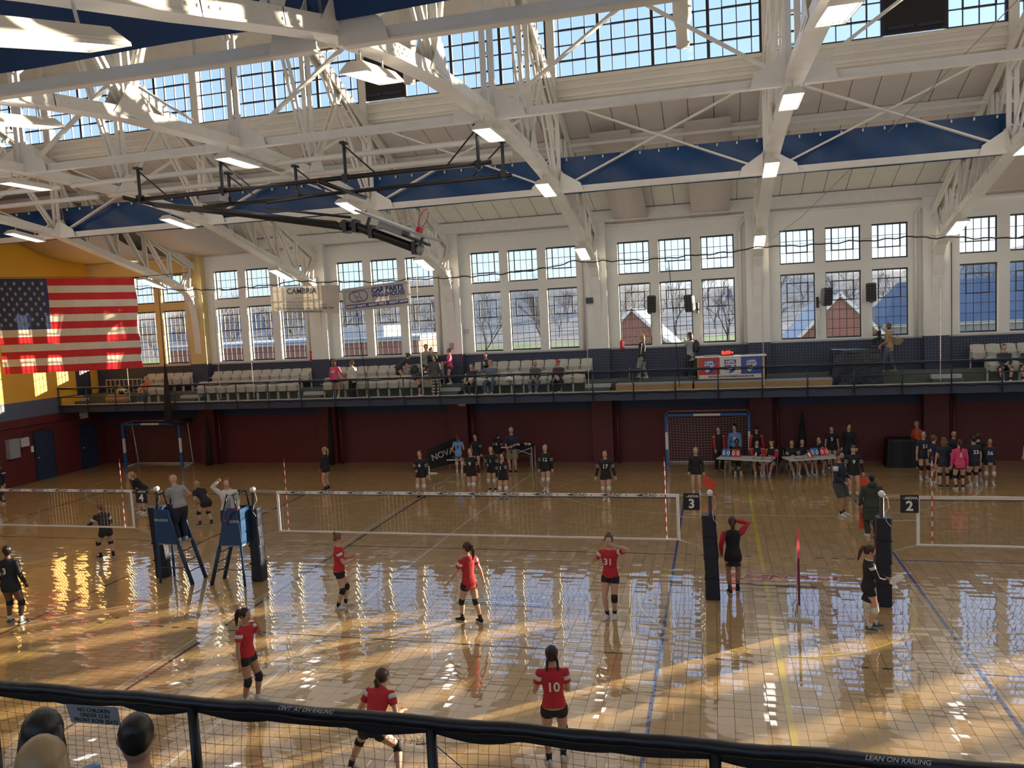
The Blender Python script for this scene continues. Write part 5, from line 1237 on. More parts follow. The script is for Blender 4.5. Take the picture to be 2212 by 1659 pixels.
    # hands, five fingers each, joined to the body mesh
    e = MB()
    for i, sg in ((0, -1), (1, 1)):
        d = (wr[i] - el[i]).normalized(); n1 = d.cross(Vector((0, 1, 0)))
        if n1.length < .2: n1 = d.cross(Vector((1, 0, 0)))
        n1.normalize(); n2 = d.cross(n1).normalized()      # n1 across palm, n2 palm normal
        if n2.dot(P - wr[i]) < 0: n2 = -n2
        u = .0105 * S_
        e.loft([wr[i] - d * u, wr[i] + d * u * .8, wr[i] + d * u * 3, wr[i] + d * u * 4.4], [(1.2 * u, 1.0 * u), (1.8 * u, 1.0 * u), (2.5 * u, 1.05 * u), (2.2 * u, .8 * u)], n=8, side=n1)
        for q, L_ in ((-1.6, 3.2), (-.55, 3.8), (.5, 3.6), (1.5, 2.8)):
            a0 = wr[i] + d * u * 4.0 + n1 * u * q
            e.loft([a0, a0 + d * u * L_ * .4 + n2 * u * .25, a0 + d * u * L_ * .75 + n2 * u * .9, a0 + d * u * L_ * .92 + n2 * u * 1.7], [(.52 * u,) * 2, (.50 * u,) * 2, (.44 * u,) * 2, (.34 * u,) * 2], n=5)
        a0 = wr[i] + d * u * 1.2 - n1 * u * 1.8
        e.loft([a0 + n1 * u * .6, a0 + d * u * 1.2 - n1 * u * .9 + n2 * u * .3, a0 + d * u * 2.5 - n1 * u * 1.1 + n2 * u * .9], [(.65 * u,) * 2, (.58 * u,) * 2, (.38 * u,) * 2], n=5)
    blob('body', b, SK[skin], t, vox * .8, e)
    on = face_on if face_on is not None else True
    if on:
        for sg in (-1, 1):
            q = MB(); q.mi = 1; q.loft([HP((sg * .019, .046, .010)), HP((sg * .019, .0545, .010)), HP((sg * .019, .0565, .010))], [(.010 * S_, .006 * S_), (.008 * S_, .005 * S_), (.003 * S_, .003 * S_)], n=8, side=hx)
            q.mi = 0; q.loft([HP((sg * .019, .054, .010)), HP((sg * .019, .0578, .010))], [(.0045 * S_,) * 2, (.004 * S_,) * 2], n=8, side=hx); q.build('eye', [EYEM, SCL], t, True)
        MB().loft([HP((-.015, .050, -.036)), HP((0, .0565, -.035)), HP((.015, .050, -.036))], [(.002 * S_, .002 * S_), (.0045 * S_, .004 * S_), (.002 * S_, .002 * S_)], n=6).build('mouth', MOUTHM, t, True)
    # hair
    if hair != 'bald':
        hb = MB(); c = HM[hc]; big = .004 if hair == 'short' else .009
        for (yc, zc, rx, ry, rz) in ((-.015, .013, .046 + big, .055 + big, .055 + big),):
            pts = []; rad = []
            for k in range(9):
                a = -PI * .42 + (PI * .92) * k / 8
                f = 1 if a > 0 else .97
                pts.append(HP((0, yc - (.012 if a < -.5 else 0) + .012 * max(0, math.sin(a)), zc + rz * math.sin(a)))); cc = max(.12, math.cos(a)); rad.append((rx * cc * S_ * f, ry * cc * S_ * f * (.80 if a < -.5 else 1)))
            hb.loft(pts, rad, n=14, side=hx)
        if hair in ('pony', 'braid'):
            hb.loft([HP((0, -.060, .032)), HP((0, -.088, .022)), HP((0, -.096, -.03)), HP((0, -.088, -.09)), HP((0, -.078, -.150))], [(q * S_, q * S_) for q in ((.014, .022, .024, .018, .006) if hair == 'pony' else (.012, .014, .013, .012, .006))], n=8)
        if hair == 'long':
            hb.loft([HP((0, -.035, .03)), HP((0, -.048, -.02)), HP((0, -.050, -.08)), HP((0, -.046, -.135))], [(.052 * S_, .030 * S_), (.060 * S_, .030 * S_), (.062 * S_, .026 * S_), (.045 * S_, .014 * S_)], n=12, side=hx)
        if hair == 'bob':
            hb.loft([HP((0, -.020, .02)), HP((0, -.022, -.02)), HP((0, -.020, -.055))], [(.058 * S_, .048 * S_), (.062 * S_, .046 * S_), (.048 * S_, .036 * S_)], n=12, side=hx)
        if hair == 'bun': hb.loft([HP((0, -.062, .045)), HP((0, -.078, .052)), HP((0, -.092, .05))], [(.014 * S_,) * 2, (.026 * S_,) * 2, (.012 * S_,) * 2], n=8)
        if hair == 'braids':
            for sg in (-1, 1): hb.loft([HP((sg * .03, -.05, .0)), HP((sg * .040, -.052, -.05)), HP((sg * .046, -.035, -.11)), HP((sg * .046, -.02, -.15))], [(.014 * S_,) * 2, (.012 * S_,) * 2, (.010 * S_,) * 2, (.004 * S_,) * 2], n=7)
        if hair == 'capbrim': pass
        hb.build('hair', c, t, True)
    # shirt with sleeves
    fr_ = {'none': 0, 'cap': .25, 'short': .55, 'elbow': .9, 'long': 2.0}[sleeve]
    o_ = .010 if sleeve != 'long' else .013
    b = MB(); R_ = [r for r in TR if r[0] >= hem - .001]
    if hem < -.02: R_ = [(hem, .088, .070, -.008)] + [r for r in R_ if r[0] > hem + .015]
    b.loft([pt(k, yo) for k, _, _, yo in R_] + [pt(.345, .002)], [((a * ft + o_) * S_, (c * ft + o_) * S_) for _, a, c, _ in R_] + [(.036 * S_, .038 * S_)], n=16, side=XT)
    if fr_ and not sleevem:
        for i in (0, 1):
            sp = [lerp(sh[i], pt(.27), .3), sh[i]]; rr = [.040, .040]
            if fr_ <= 1: sp += [lerp(sh[i], el[i], fr_ * .5), lerp(sh[i], el[i], fr_)]; rr += [.037, .035]
            else: sp += [lerp(sh[i], el[i], .5), el[i], lerp(el[i], wr[i], .5), lerp(el[i], wr[i], .96)]; rr += [.034, .029, .027, .022]
            b.loft(sp, [(q * S_, q * S_) for q in rr], n=10)
    blob('shirt', b, K[top], t, vox * .95, None, 1)
    if fr_ and sleevem:
        for i in (0, 1):
            MB().loft([lerp(sh[i], pt(.27), .1), sh[i], lerp(sh[i], el[i], .5), el[i], lerp(el[i], wr[i], .5), lerp(el[i], wr[i], .96)], [(q * S_, q * S_) for q in (.034, .041, .036, .030, .028, .022)], n=10).build('sleeve', K[sleevem], t, True)
    if stripe:
        sm, f0, f1 = stripe[:3]
        for i in (0, 1):
            for (a0, a1) in ([(f0, f1)] if len(stripe) < 4 else [(f0, f0 + .07), (f1 - .07, f1)]):
                MB().loft([lerp(sh[i], el[i], a0), lerp(sh[i], el[i], a1)], [(.0405 * S_,) * 2, (.0385 * S_,) * 2] if sleeve != 'long' or sleevem else [(.042 * S_,) * 2, (.037 * S_,) * 2], n=10).build('sleeve_stripe', K[sm], t, True)
    if collar: MB().loft([pt(.325), pt(.352, .003)], [(.050 * S_, .048 * S_), (.040 * S_, .040 * S_)], n=12, side=XT).build('collar', K[collar], t, True)
    if num:
        sg = -1 if back else 1; c = pt(.205, 0) + F * (sg * (.056 * ft + .0225) * S_)
        M = Matrix((XT * -sg, s, F * sg)).transposed().to_4x4(); M.translation = c
        text('number', num, .108 * S_, numm or WHITE, t, M, bold=.004)
    # legs
    if legs == 'shorts': ln, oo = .28, .008
    elif legs == 'long_shorts': ln, oo = .85, .016
    else: ln, oo = 2, .012
    b = MB(); R_ = [r for r in TR if r[0] < .06]
    b.loft([pt(k, yo) for k, _, _, yo in R_], [((a * ft + oo * .8) * S_, (c * ft + oo * .8) * S_) for _, a, c, _ in R_], n=14, side=Xh)
    for i in (0, 1):
        if ln < 1: b.loft([hj[i] + Vector((0, 0, .02 * S_)), lerp(hj[i], kn[i], ln * .5), lerp(hj[i], kn[i], ln)], [((q * ft + oo) * S_,) * 2 for q in (.050, .053, .050 if ln < .5 else .044)], n=10)
        else: b.loft([hj[i] + Vector((0, 0, .02 * S_)), lerp(hj[i], kn[i], .35), lerp(hj[i], kn[i], .7), kn[i], lerp(kn[i], an[i], .35), lerp(kn[i], an[i], .97)], [((q * (ft if j < 3 else 1) + oo) * S_,) * 2 for j, q in enumerate((.050, .051, .042, .034, .034, .028))], n=10)
    if legs == 'robe': b.loft([pt(.05), P + Vector((0, 0, -.10 * S_)), P + Vector((0, 0, -.20 * S_))], [(.12 * S_, .09 * S_), (.135 * S_, .11 * S_), (.14 * S_, .115 * S_)], n=14, side=Xh)
    blob({'shorts': 'shorts', 'long_shorts': 'shorts', 'robe': 'robe'}.get(legs, 'trousers'), b, K[lc], t, vox * .95, None, 1)
    for i in (0, 1):
        if knee and ln < 1 and i in knees:
            MB().loft([lerp(hj[i], kn[i], .84), kn[i] + Vector((0, .004 * S_, 0)), lerp(kn[i], an[i], .20)], [(.040 * S_,) * 2, (.041 * S_,) * 2, (.040 * S_,) * 2], n=12).build('knee_pad', K[knee], t, True)
        if sock and ln < 1:
            f = 1 - sockh / .218
            MB().loft([lerp(kn[i], an[i], f), lerp(kn[i], an[i], (f + 1) / 2), an[i] - Vector((0, 0, .02 * S_))], [(.0265 * S_ + sockh * .03 * S_,) * 2, (.0245 * S_,) * 2, (.024 * S_,) * 2], n=9).build('sock', K[sock], t, True)
        A = an[i] - Vector((0, 0, .047 * S_)); out = Matrix.Rotation(math.radians((12, -12)[i] + toes), 3, 'Z'); q = lambda a: A + out @ (Vector(a) * S_)
        sb = MB(); sb.mi = 0
        sb.loft([q((0, -.038, .026)), q((0, -.026, .030)), q((0, .010, .030)), q((0, .050, .020)), q((0, .092, .015)), q((0, .106, .012))], [(.014 * S_, .018 * S_), (.023 * S_, .028 * S_), (.024 * S_, .030 * S_), (.027 * S_, .018 * S_), (.023 * S_, .012 * S_), (.012 * S_, .008 * S_)], n=9, side=out @ Vector((1, 0, 0)))
        sb.mi = 1
        sb.loft([q((0, -.042, .005)), q((0, -.02, .005)), q((0, .05, .005)), q((0, .095, .006)), q((0, .112, .008))], [(.014 * S_, .006 * S_), (.024 * S_, .006 * S_), (.029 * S_, .006 * S_), (.025 * S_, .006 * S_), (.010 * S_, .005 * S_)], n=8, side=out @ Vector((1, 0, 0)))
        sb.build('shoe', [K[shoe], K['shoe']], t, True)
    t['_hc'] = tuple(HP((0, 0, 0))); t['_w0'] = tuple(wr[0]); t['_w1'] = tuple(wr[1])
    return t
def acc(t, name, mb, m, smooth=True): return mb.build(name, m, t, smooth)
def cap(t, m, h, look=0, back=False):
    c = Vector(t['_hc']); R_ = Matrix.Rotation(math.radians(look), 3, 'Z'); q = lambda a: c + R_ @ (Vector(a) * h)
    b = MB(); b.loft([q((0, -.006, .018)), q((0, -.008, .045)), q((0, -.010, .066)), q((0, -.010, .074))], [(.057 * h, .066 * h), (.052 * h, .060 * h), (.034 * h, .040 * h), (.008 * h, .01 * h)], n=14, side=(1, 0, 0))
    b.loft([q((0, .04, .022)), q((0, .085, .014))], [(.036 * h, .008 * h), (.026 * h, .004 * h)], n=8, side=(1, 0, 0)); acc(t, 'cap', b, m)
def held(name, t, which, mb, m, lab, cat):
    """a thing held in a hand: stays top level, placed at the wrist"""
    M = Matrix.Translation(t.location) @ Matrix.Rotation(t.rotation_euler.z, 4, 'Z')
    o = mb.build(name, m); o.location = M @ Vector(t['_w1' if which else '_w0']); o.rotation_euler = (0, 0, t.rotation_euler.z)
    return tag(o, lab, cat)

RT = dict(top='red', lc='black', knee='black', sock='black', shoe='shoe', stripe=('white', .12, .34), vox=.012, hem=.0)
person('player in red jersey with light hair, hands at her chest, left of centre', -2.45, -1.50, face=-62, h=1.66, hl=(-.02, .15, .66), hr=(.06, .19, .65), look=(0, -25), hair='bun', hc='lbrown', fl=(-.05, .05, 0), fr=(.05, -.05, 0), **RT)
person('player in red jersey with long ponytail walking left near the floor decal', .64, -1.92, face=58, h=1.66, hl=(-.22, .16, .48), hr=(.17, -.09, .47), look=(15, -5), hair='pony', hc='brown', fl=(-.05, .10, 0), fr=(.05, -.13, .0), **{**RT, 'shoe': 'black', 'hem': -.05})
person('player in red jersey 31 facing the camera with a hand at her ear', 3.44, -1.30, face=172, h=1.70, hl=(-.10, .10, .90), hr=(.14, .15, .76), look=(12, -8), hair='bun', hc='brown', num='31', fl=(-.035, .0, 0), fr=(.04, .05, 0), knees=(0,), **RT)
person('player in red jersey with long dark ponytail at lower left, hand at her face', -2.0, -5.72, face=-92, h=1.60, hl=(-.05, .12, .83), hr=(.16, .02, .46), look=(0, -15), hair='pony', hc='black', fl=(-.04, .06, 0), fr=(.05, -.04, 0), num='7', back=True, skin='tan', **{**RT, 'sock': 'white', 'sockh': .03})
person('crouching player in red jersey seen from behind over the railing', .98, -7.35, face=-4, h=1.66, lean=38, hip=(0, -.03, .40), hl=(-.16, .24, .48), hr=(.16, .24, .46), fl=(-.24, .0, 0), fr=(.22, -.02, 0), hair='pony', hc='brown', look=(-14, 28), **{**RT, 'stripe': ('white', .0, .22)})
person('player in red jersey 10 seen from behind, dark braids', 3.36, -6.68, face=14, h=1.68, hl=(-.10, .14, .66), hr=(.06, .16, .60), hair='braids', hc='black', num='10', back=True, fl=(-.06, .0, 0), fr=(.06, .06, 0), knees=(1,), look=(0, -8), **RT)
BT = dict(top='black', sleeve='long', lc='black', stripe=None, vox=.016)
person('player in black jersey 3 seen from behind at the left edge', -9.42, -3.30, face=12, h=1.76, hl=(-.16, .10, .52), hr=(.15, .06, .50), hair='bun', hc='black', skin='dark', num='3', back=True, knee='black', sock='white', shoe='mix', fl=(-.07, .02, 0), fr=(.09, .0, 0), look=(30, 10), fat=1.08, **{**BT, 'vox': .013})
person('player in black jersey ready to receive under the left net', -11.06, 1.30, face=62, h=1.64, lean=22, hip=(0, -.04, .45), hl=(-.16, .30, .56), hr=(.10, .22, .52), hair='pony', hc='lbrown', stripe=('white', .3, .6), fl=(-.08, .06, 0), fr=(.09, -.04, 0), knee='black', shoe='black', look=(10, 12), **{k: v for k, v in BT.items() if k != 'stripe'})
person('blond player in black bending forward behind court sign 4', -13.84, 6.10, face=160, h=1.72, lean=38, hip=(0, -.08, .46), hl=(-.06, .12, .42), hr=(.06, .12, .42), hair='pony', hc='blond', knee=None, sock='black', look=(-20, 25), fl=(-.08, .0, 0), fr=(.08, -.03, 0), **BT)
person('blond player in black bending forward between the referee stands', -10.35, 4.75, face=72, h=1.68, lean=42, hip=(0, -.08, .44), hl=(-.06, .16, .44), hr=(.06, .16, .44), hair='long', hc='blond', knee='black', shoe='mix', look=(10, 20), fl=(-.06, .08, 0), fr=(.08, -.08, 0), sleeve='short', **{k: v for k, v in BT.items() if k != 'sleeve'})
person('player in black jersey 41 by the dark red wall at far left', -20.98, 7.10, face=178, h=1.68, hair='bun', hc='brown', num='41', numm=MATS['cloth_red'], stripe=('white', .35, .5), knee='black', sock='black', fat=1.12, **{k: v for k, v in BT.items() if k != 'stripe'})
person('player in black standing at the left frame edge beyond the left net', -18.30, 4.5, face=170, h=1.66, hair='bun', hc='brown', knee='green', sock='white', **BT)
r1_ = person('bald referee in grey shirt and navy trousers standing on the left referee stand', -7.36, -.22, 1.022, face=72, h=1.68, lean=14, hl=(-.10, .26, .70), hr=(.10, .10, .62), hair='bald', skin='pink', top='grey', sleeve='short', legs='trousers', lc='navy', shoe='shoe', vox=.013, fat=1.15, look=(20, -6), hem=-.0)
acc(r1_, 'beard', MB().loft([Vector(r1_['_hc']) + Vector((0, .045, -.07)), Vector(r1_['_hc']) + Vector((0, .07, -.10))], [(.05, .04), (.03, .02)], n=8), HM['grey'])
r2_ = person('woman referee in white jacket shading her eyes on the right referee stand', -5.98, -.22, 1.022, face=-146, h=1.58, lean=4, hl=(-.14, .12, .56), hr=(.12, .16, .99), hair='bob', hc='lbrown', skin='pink', top='white', sleeve='long', legs='trousers', lc='navy', shoe='black', vox=.013, fat=1.15, look=(-8, -10), pole=.5)
acc(r2_, 'shirt_front', MB().box(-.055, .055, .135, .15, .80, 1.22), MATS['cloth_grey'], False)
# far side team
FT = dict(top='black', sleeve='long', lc='black', vox=.018, stripe=('white', .45, .75, 2))
lp_ = person('line judge in black hoodie with light ponytail left of the middle net', -8.75, 9.91, face=86, h=1.64, hair='pony', hc='blond', knee=None, sock='black', top='black', sleeve='long', lc='black', shoe='black', hl=(-.05, .12, .50))
held('rolled_flag', lp_, 0, MB().tube([(0, .02, 0), (0, .05, -.55)], [.018, .012]), RED, 'rolled red flag held low by the judge in black hoodie', 'flag')
person('player in black jersey 4 nearest the black draped barrier', -4.5, 8.80, face=182, h=1.68, num='4', hair='bun', hc='black', knee='white', sock=None, shoe='black', hl=(-.15, .03, .44), hr=(.06, .12, .60), **FT)
person('player in black jersey 9 left of the pair near net centre', -2.72, 9.05, face=176, h=1.70, num='9', hair='bun', hc='lbrown', knee='white', sock='white', sockh=.03, hl=(-.18, .0, .42), fl=(-.05, .06, 0), fr=(.05, -.08, 0), **FT)
person('player in black jersey 1, left of the player touching her mouth', -2.18, 9.75, face=172, h=1.64, num='1', hair='pony', hc='lbrown', knee='white', sock='black', hr=(.04, .14, .62), look=(20, 0), **FT)
person('player in black jersey 11 with one hand at her mouth', -1.46, 8.60, face=178, h=1.60, num='11', hair='pony', hc='black', knee='white', sock='white', sockh=.09, shoe='mix', hl=(-.02, .12, .80), **FT)
person('player in black jersey 12 walking beside the white arc', -.28, 10.0, face=180, h=1.64, num='12', hair='bun', hc='grey', knee='white', sock='white', sockh=.03, fl=(-.04, .08, 0), fr=(.04, -.06, 0), **FT)
person('player in black jersey 17 alone right of the middle group', 2.02, 8.60, face=184, h=1.68, num='17', hair='pony', hc='brown', knee='white', sock='white', sockh=.03, hl=(-.19, -.02, .44), hr=(.20, .0, .45), fl=(-.04, .06, 0), fr=(.04, -.05, 0), **FT)
person('player in light blue jersey 3 seen from behind under the balcony', -4.50, 13.0, face=8, h=1.58, top='lblue', sleeve='cap', num='3', numm=MATS['cloth_black'], back=True, hair='pony', hc='auburn', knee='white', sock='white', sockh=.05, hl=(-.12, .10, .55), hr=(.10, .12, .60))
person('dark haired player in black behind jersey 9, beside the light blue jersey', -3.85, 13.3, face=176, h=1.55, hair='bun', hc='black', knee=None, sock='black', **FT)
person('player in black jersey 0 seen from behind beside the man in shorts', -3.05, 13.75, face=-18, h=1.55, num='0', back=True, hair='pony', hc='brown', knee=None, sock='black', **FT)
mn = person('man in black top and khaki shorts reading papers by the camping table', -2.32, 13.2, face=182, h=1.84, top='navy', sleeve='elbow', legs='long_shorts', lc='khaki', knee=None, sock=None, shoe='black', hair='short', hc='grey', skin='pink', hl=(-.04, .16, .60), hr=(.08, .17, .58), fat=1.12, look=(0, -12))
held('paper_sheets', mn, 1, MB().box(-.10, .22, .02, .03, -.02, .0).box(-.08, .24, -.12, .03, -.005, .003), OFFW, 'white paper sheets held by the man in khaki shorts', 'paper')
def redflag(t, w_, pts, lab):
    M = MB().add([(a, e, c) for e in (0, .01) for a, c in pts], [(3, 2, 1, 0), (4, 5, 6, 7), (0, 1, 5, 4), (1, 2, 6, 5), (2, 3, 7, 6), (3, 0, 4, 7)])
    M.tube([(0, .005, .1), (pts[0][0], .005, pts[0][1])], .01, n=6)
    return held('judge_flag', t, w_, M, MATS.get('flag_orange') or mat('flag_orange', (.62, .07, .03), .6), lab, 'flag')
j1 = person('line judge in black hoodie holding a red flag right of the middle net', 4.88, 9.62, face=176, h=1.58, top='black', sleeve='long', hair='bun', hc='grey', knee=None, sock='white', sockh=.05, hl=(-.16, .06, .46))
redflag(j1, 0, [(-.02, -.08), (-.42, -.36), (-.22, -.68), (.06, -.30)], 'red flag hanging from the hand of the judge in black hoodie')
j2 = person('line judge in black jersey 9 with headband holding a red flag', 9.68, 9.40, face=178, h=1.66, num='9', hair='pony', hc='brown', knee=None, sock='white', sockh=.08, shoe='mix', hl=(-.17, .04, .44), **FT)
c = Vector(j2['_hc']); acc(j2, 'headband', MB().loft([c + Vector((0, -.004, .05)), c + Vector((0, -.004, .085))], [(.092, .104), (.090, .100)], n=14), BLACK)
redflag(j2, 0, [(.0, -.05), (-.30, -.30), (.03, -.68), (.12, -.30)], 'red flag held by the judge wearing jersey 9')
person('bearded man in navy jacket with white shoulder and grey shorts walking right', 8.96, 7.15, face=-128, h=1.86, top='navy', sleeve='long', legs='long_shorts', lc='dgrey', knee=None, sock='black', sockh=.04, hair='short', hc='black', skin='tan', stripe=('white', .0, .45), hl=(-.05, .14, .60), hr=(.10, .14, .55), fl=(-.04, .02, 0), fr=(.06, .05, 0), look=(0, -22), fat=1.1, vox=.016)
pc = person('person in dark green hooded robe seen from behind by the right padded post', 9.42, 4.95, face=4, h=1.66, top='green', sleeve='long', legs='robe', lc='green', hem=-.06, knee=None, sock='white', sockh=.10, hair='short', hc='black', fat=1.35, vox=.016, hl=(-.17, .04, .48))
acc(pc, 'hood', MB().loft([Vector((0, -.07, 1.34)), Vector((0, -.10, 1.40)), Vector((0, -.07, 1.47))], [(.13, .07), (.12, .08), (.07, .05)], n=12, side=(1, 0, 0)), MATS['cloth_dark_green'])
bdm = [o for o in S.objects if o.get('label', '').startswith('bearded man')][0]; c = Vector(bdm['_hc']); acc(bdm, 'beard', MB().loft([c + Vector((0, .06, -.05)), c + Vector((0, .075, -.10)), c + Vector((0, .06, -.15))], [(.075, .05), (.065, .05), (.03, .03)], n=10, side=(1, 0, 0)), HM['black'])
redflag(pc, 0, [(.0, -.05), (-.02, -.60), (.30, -.62), (.10, -.30)], 'red flag hanging beside the green hooded robe')
ph = person('player in black vest with red sleeve, hand on her head, behind the padded post', 5.86, .42, face=4, h=1.66, top='black', sleeve='long', hem=-.13, hair='pony', hc='brown', skin='tan', knee=None, sock='black', sockh=.12, shoe='black', hl=(-.14, .05, .50), hr=(.06, .10, .92), pole=1.0, vox=.013, fl=(-.05, -.05, 0), fr=(.05, .03, 0), face_on=False, sleevem='red')
pp = person('girl in black pullover with white shoulder bands reading a paper by the right padded post', 8.27, -1.30, face=-84, h=1.60, top='black', sleeve='long', hem=-.14, hair='pony', hc='brown', skin='fair', knee='white', sock='white', sockh=.05, shoe='mix', stripe=('white', .0, .22), hl=(-.03, .20, .60), hr=(.05, .20, .58), look=(0, -24), collar='white', fl=(-.05, .08, 0), fr=(.05, -.02, 0), vox=.012)
held('paper_sheet', pp, 1, MB().add([(a, b_, c_ + e) for e in (0, .003) for a, b_, c_ in ((-.12, .04, .02), (.10, .04, -.02), (.10, .25, .12), (-.12, .25, .14))], [(0, 1, 2, 3), (7, 6, 5, 4), (0, 4, 5, 1), (1, 5, 6, 2), (2, 6, 7, 3), (3, 7, 4, 0)]), OFFW, 'white paper held by the girl by the right padded post', 'paper')
# scoring tables
ST = dict(sleeve='long', sleevem='red', stripe=('white', .0, .16), top='black', vox=.018)
person('standing girl in black and red jacket left of the blue hoodie', 5.62, 13.72, face=-165, h=1.66, hair='bun', hc='brown', legs='trousers', lc='black', shoe='black', hl=(-.10, .10, .50), hr=(.10, .10, .46), look=(-25, 0), **ST)
bh = person('girl in light blue hoodie standing behind the left scoring table', 6.22, 14.05, face=-178, h=1.68, hair='bun', hc='black', top='lblue', sleeve='long', legs='trousers', lc='black', look=(-20, -10), hl=(-.12, .06, .48))
acc(bh, 'hoodie_print', MB().loft([(0, .142, 1.14), (0, .146, 1.14)], [(.075, .085)] * 2, n=10), MATS['cloth_white'])
q_ = person('standing girl in cap and black and red jacket behind the left scoring table', 7.02, 14.05, face=178, h=1.60, hair='long', hc='brown', legs='trousers', lc='black', look=(0, -15), hl=(-.16, .04, .46), hr=(.16, .04, .46), **ST); cap(q_, BLACK, 1.6)
SIT = dict(hip=(0, -.02, .27), fl=(-.06, .24, 0), fr=(.06, .26, 0), hl=(-.08, .20, .46), hr=(.08, .20, .46), vox=.018)
person('seated dark skinned scorer behind the left flip scoreboard', 6.27, 13.1, face=182, h=1.62, skin='dark', hair='bun', hc='black', top='black', sleeve='long', knee=None, sock='white', **SIT)
person('seated scorer writing at the middle of the left table', 6.97, 13.0, face=182, h=1.62, hair='bun', hc='black', knee=None, sock='white', look=(10, -25), collar='white', **{**ST, **SIT})
yh = person('seated scorer with yellow headband at the right end of the left table', 7.47, 12.85, face=150, h=1.60, hair='bun', hc='brown', knee=None, sock='white', collar='white', **{**ST, **SIT})
c = Vector(yh['_hc']); acc(yh, 'headband', MB().loft([c + Vector((0, -.004, .045)), c + Vector((0, -.004, .075))], [(.090, .102), (.088, .100)], n=14), MATS['cloth_yellow'])
person('seated scorer at the left end of the right table, looking right', 8.17, 12.9, face=-165, h=1.60, hair='long', hc='auburn', knee=None, sock='white', look=(-20, 0), **{**FT, **SIT})
person('seated scorer second from left at the right table, in profile', 8.55, 13.1, face=-150, h=1.60, hair='pony', hc='brown', knee=None, sock='white', look=(-40, 0), **{**FT, **SIT})
person('seated scorer behind the flip scoreboard of the right table', 9.12, 13.3, face=178, h=1.66, hair='long', hc='brown', knee=None, sock='white', **{**FT, **SIT, 'hl': (-.02, .10, .66)})
person('player in black jersey 5 standing behind the right scoring table', 9.66, 14.0, face=176, h=1.60, num='5', hair='bun', hc='brown', knee=None, sock='black', look=(-15, -20), top='black', sleeve='short', lc='black')
person('tall girl in black hoodie standing right of jersey 5', 10.22, 13.8, face=168, h=1.70, hair='bun', hc='brown', top='black', sleeve='long', legs='trousers', lc='black', look=(25, -10))
# huddle at the right
HT = dict(top='navy', sleeve='short', lc='black', vox=.018)
person('player in navy jersey 51 at the left of the huddle', 12.30, 12.1, face=-168, h=1.66, num='51', hair='bun', hc='brown', knee='black', sock='white', hl=(-.06, -.06, .50), look=(-35, 0), **HT)
person('player in navy jersey 4 in profile in the huddle', 12.45, 11.45, face=-60, h=1.62, num='4', back=True, hair='bun', hc='lbrown', knee='white', sock='white', **HT)
person('player with long light ponytail seen from behind in the huddle', 12.62, 10.9, face=-8, h=1.63, hair='long', hc='lbrown', knee='black', sock=None, shoe='black', **HT)
person('player in bright pink long sleeve jersey 5 seen from behind in the huddle', 12.98, 10.55, face=4, h=1.62, num='5', back=True, hair='pony', hc='brown', knee='black', sock='black', top='pink', sleeve='long', lc='black')
person('player in navy jersey 53 seen from behind in the huddle', 13.50, 10.98, face=14, h=1.66, num='53', back=True, hair='bun', hc='black', knee='black', sock='white', sockh=.03, hl=(-.12, .14, .56), fat=1.08, **HT)
person('dark haired player half hidden behind jersey 53', 13.78, 11.5, face=24, h=1.66, hair='bun', hc='brown', knee='black', sock='white', top='black', sleeve='long', lc='black')
person('player in navy jersey 56 facing the camera at the right of the huddle', 14.05, 11.3, face=172, h=1.52, num='56', hair='bun', hc='brown', skin='tan', knee='white', sock='white', hl=(-.02, .10, .46), hr=(.02, .10, .46), top='navy', sleeve='long', lc='black', collar='orange')
person('coach in black and white jacket in the middle of the huddle', 13.23, 12.15, face=178, h=1.66, hair='short', hc='black', skin='tan', legs='trousers', lc='black', shoe='black', look=(0, -20), stripe=('white', .1, .6, 2), top='black', sleeve='long')
person('man in orange jacket and jeans by the dark wall behind the huddle', 12.60, 14.3, face=120, h=1.70, hair='bald', skin='tan', top='orange', sleeve='long', legs='trousers', lc='jean', hl=(-.22, .16, .58), look=(10, -10))
person('player in black cut by the right frame edge with a white board', 15.50, 12.0, face=150, h=1.66, hair='pony', hc='lbrown', knee=None, sock='white', top='black', sleeve='short', lc='black')
# far balcony people
person('girl in pink sweatshirt 63 seen from behind on the far balcony', -9.88, 13.35, 3.115, face=-6, h=1.66, top='pink', sleeve='long', num='63', back=True, hair='long', hc='lbrown', knee=None, sock='white', hr=(.24, .08, .52))
person('woman in white quilted jacket at the far railing', -9.05, 13.3, 3.115, face=70, h=1.58, top='cream', sleeve='long', hem=-.08, hair='bun', hc='lbrown', legs='trousers', lc='black', shoe='black', fat=1.1)
person('girl in navy bending over the back row seats', -7.40, 14.45, 3.50, face=-60, h=1.62, lean=48, hip=(0, -.06, .46), hl=(-.08, .30, .50), hr=(.08, .30, .46), top='navy', sleeve='short', hair='bun', hc='brown', knee=None, sock='white')
person('girl in sage green sweatshirt standing highest on the balcony', -6.22, 14.55, 3.50, face=-150, h=1.70, top='sage', sleeve='long', hair='pony', hc='lbrown', knee=None, sock='white', look=(0, -25))
person('girl in black leaning forward beside the sage green sweatshirt', -5.80, 14.35, 3.50, face=170, h=1.62, lean=25, hip=(0, -.03, .475), top='black', sleeve='long', hair='bun', hc='brown', legs='trousers', lc='black', look=(0, -30))
person('girl in bright pink sweatshirt by the pier on the balcony', -5.12, 14.35, 3.50, face=110, h=1.50, top='pink', sleeve='long', hair='bun', hc='lbrown', knee=None, sock='white', hl=(-.06, .18, .62), hr=(.06, .16, .55), look=(-20, 0))
pl = person('woman in grey top and checked trousers seen from behind at the far railing', -5.42, 13.3, 3.115, face=4, h=1.70, top='dgrey', sleeve='long', hair='pony', hc='lbrown', legs='trousers', lc='cream', face_on=False)
b = MB(); 
